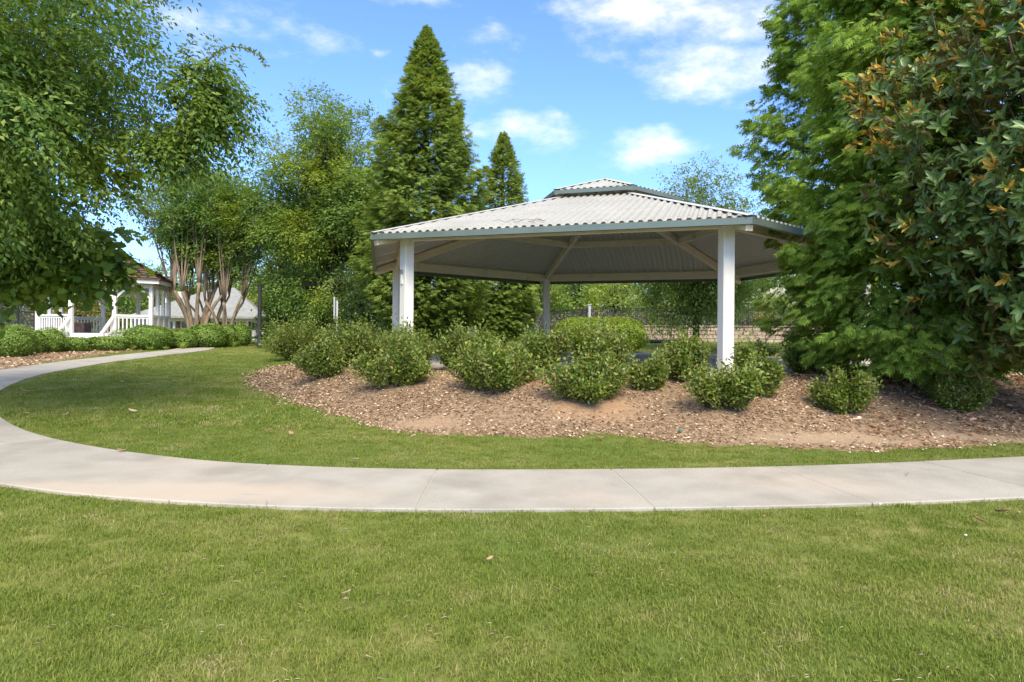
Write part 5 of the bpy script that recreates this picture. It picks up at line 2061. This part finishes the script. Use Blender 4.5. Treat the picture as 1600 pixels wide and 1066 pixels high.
# ================================================================== SMALL THINGS ON THE GROUND
def dead_leaf(px, py, L, label, seed, lift=.05):
    rng = np.random.default_rng(seed)
    p = hit(px, py)
    V, Fc = [], []
    for i, t in enumerate(np.linspace(0, 1, 6)):
        w = .2 * math.sin(math.pi * (t * .9 + .06)) ** .8
        for s in (-1, 0, 1):
            V.append(((t - .5) * L, s * w * L, L * (.10 * abs(s) + .30 * (t - .5) ** 2)))
    for i in range(5):
        for j in range(2):
            b = i * 3 + j
            Fc.append((b, b + 3, b + 4, b + 1))
    me = mesh_np('fallen_leaf', np.array(V), [np.array(Fc)])
    o = link('fallen_leaf', me, M['deadleaf'], None, True)
    o.location = (p[0], p[1], p[2] + lift)
    o.rotation_euler = (rng.uniform(-.5, .5), rng.uniform(-.35, .35), rng.uniform(0, 6.28))
    md = o.modifiers.new('thickness', 'SOLIDIFY')
    md.thickness = .0015
    return tag(o, label, 'leaf', 'dead leaves scattered on lawn and path')


for i, (px, py, L, lab) in enumerate((
        (1567, 809, .12, 'large curled tan leaf on the foreground lawn near the right edge'), (1591, 813, .09, 'reddish dry leaf at the right edge, just below the path'),
        (1530, 823, .10, 'dark curled leaf left of the large tan leaf in the foreground'), (1194, 817, .05, 'small dark leaf on the foreground lawn below the path'),
        (541, 941, .05, 'small brown leaf alone in the foreground lawn, left of centre'), (765, 887, .05, 'small reddish leaf alone in the foreground lawn near the middle'),
        (937, 690, .13, 'broad tan leaf on the lawn below the bare orange mound'), (189, 711, .11, 'pale leaf at the inner edge of the path on the left'),
        (647, 734, .07, 'orange leaf at the inner edge of the path near the middle'), (40, 615, .14, 'pale leaf at the far left of the lawn, just inside the bend of the path'),
        (108, 610, .14, 'curled brown leaf on the left lawn, right of the pale one at the bend'), (172, 594, .13, 'small tan leaf high on the left lawn, nearest the far stretch of path'),
        (190, 600, .13, 'reddish-brown leaf just below the small tan leaf high on the left lawn'), (104, 653, .12, 'narrow brown leaf low on the left lawn, close to the path edge'),
        (207, 647, .13, 'brown leaf in the middle of the left lawn, left of the large curled one'), (280, 665, .14, 'largest curled brown leaf on the left lawn'),
        (419, 679, .12, 'tan leaf on the lawn below the left tip of the mulch bed'), (455, 683, .12, 'pale broken leaf right of the tan leaf below the mulch bed tip'),
        (554, 691, .10, 'tan leaf on the lawn strip below the second front shrub'), (554, 725, .09, 'tan leaf close to the path, below the leaf under the second shrub'),
        (41, 651, .10, 'small leaf at the left lawn edge, below the bend of the path'), (300, 590, .14, 'leaf on the upper left lawn, between the far path and the mulch bed'),
        (340, 640, .10, 'small leaf on the open lawn left of the mulch bed tip'),
        (1110, 705, .12, 'tan leaf at the ragged edge of mulch and lawn, right of centre'))):
    dead_leaf(px, py, L, lab, 600 + i)

for px, py, r, mk, lab in ((1342, 657, .03, M['white'], 'small white pebble in the mulch under the isolated shrub'), (1375, 797, .009, M['white'], 'tiny white pebble in the grass by the path, right of centre'),
                           (1509, 847, .009, M['white'], 'tiny white pebble in the foreground grass at the right')):
    p = hit(px, py)
    bm_v = []
    rgp = np.random.default_rng(int(px))
    mbp = MB()
    rings = 5
    for i in range(rings):
        th = math.pi * i / (rings - 1)
        for k in range(7):
            t = 6.283 * k / 7
            rr2 = r * rgp.uniform(.85, 1.1)
            mbp.v.append((rr2 * math.sin(th) * math.cos(t) * 1.3 + 1e-5 * k, rr2 * math.sin(th) * math.sin(t), rr2 * math.cos(th) * .7))
    for i in range(rings - 1):
        for k in range(7):
            mbp.f.append((i * 7 + k, i * 7 + (k + 1) % 7, (i + 1) * 7 + (k + 1) % 7, (i + 1) * 7 + k))
    o = mbp.build('pebble', mk, None, True)
    o.location = (p[0], p[1], p[2] + (.03 if py < 700 else .045))
    tag(o, lab, 'pebble')
p = hit(1063, 679)
M['capgreen'] = surf('green_plastic', [(.3, (.05, .16, .12)), (.7, (.07, .20, .15))], scale=5, rough=.35)
o = MB().tube([(0, 0, 0), (0, 0, .025), (0, 0, .03)], [.024, .024, .018], 12).build('bottle_cap', M['capgreen'])
o.location = (p[0], p[1], p[2] + .035)
tag(o, 'green plastic bottle cap lying at the front edge of the mulch', 'bottle cap')
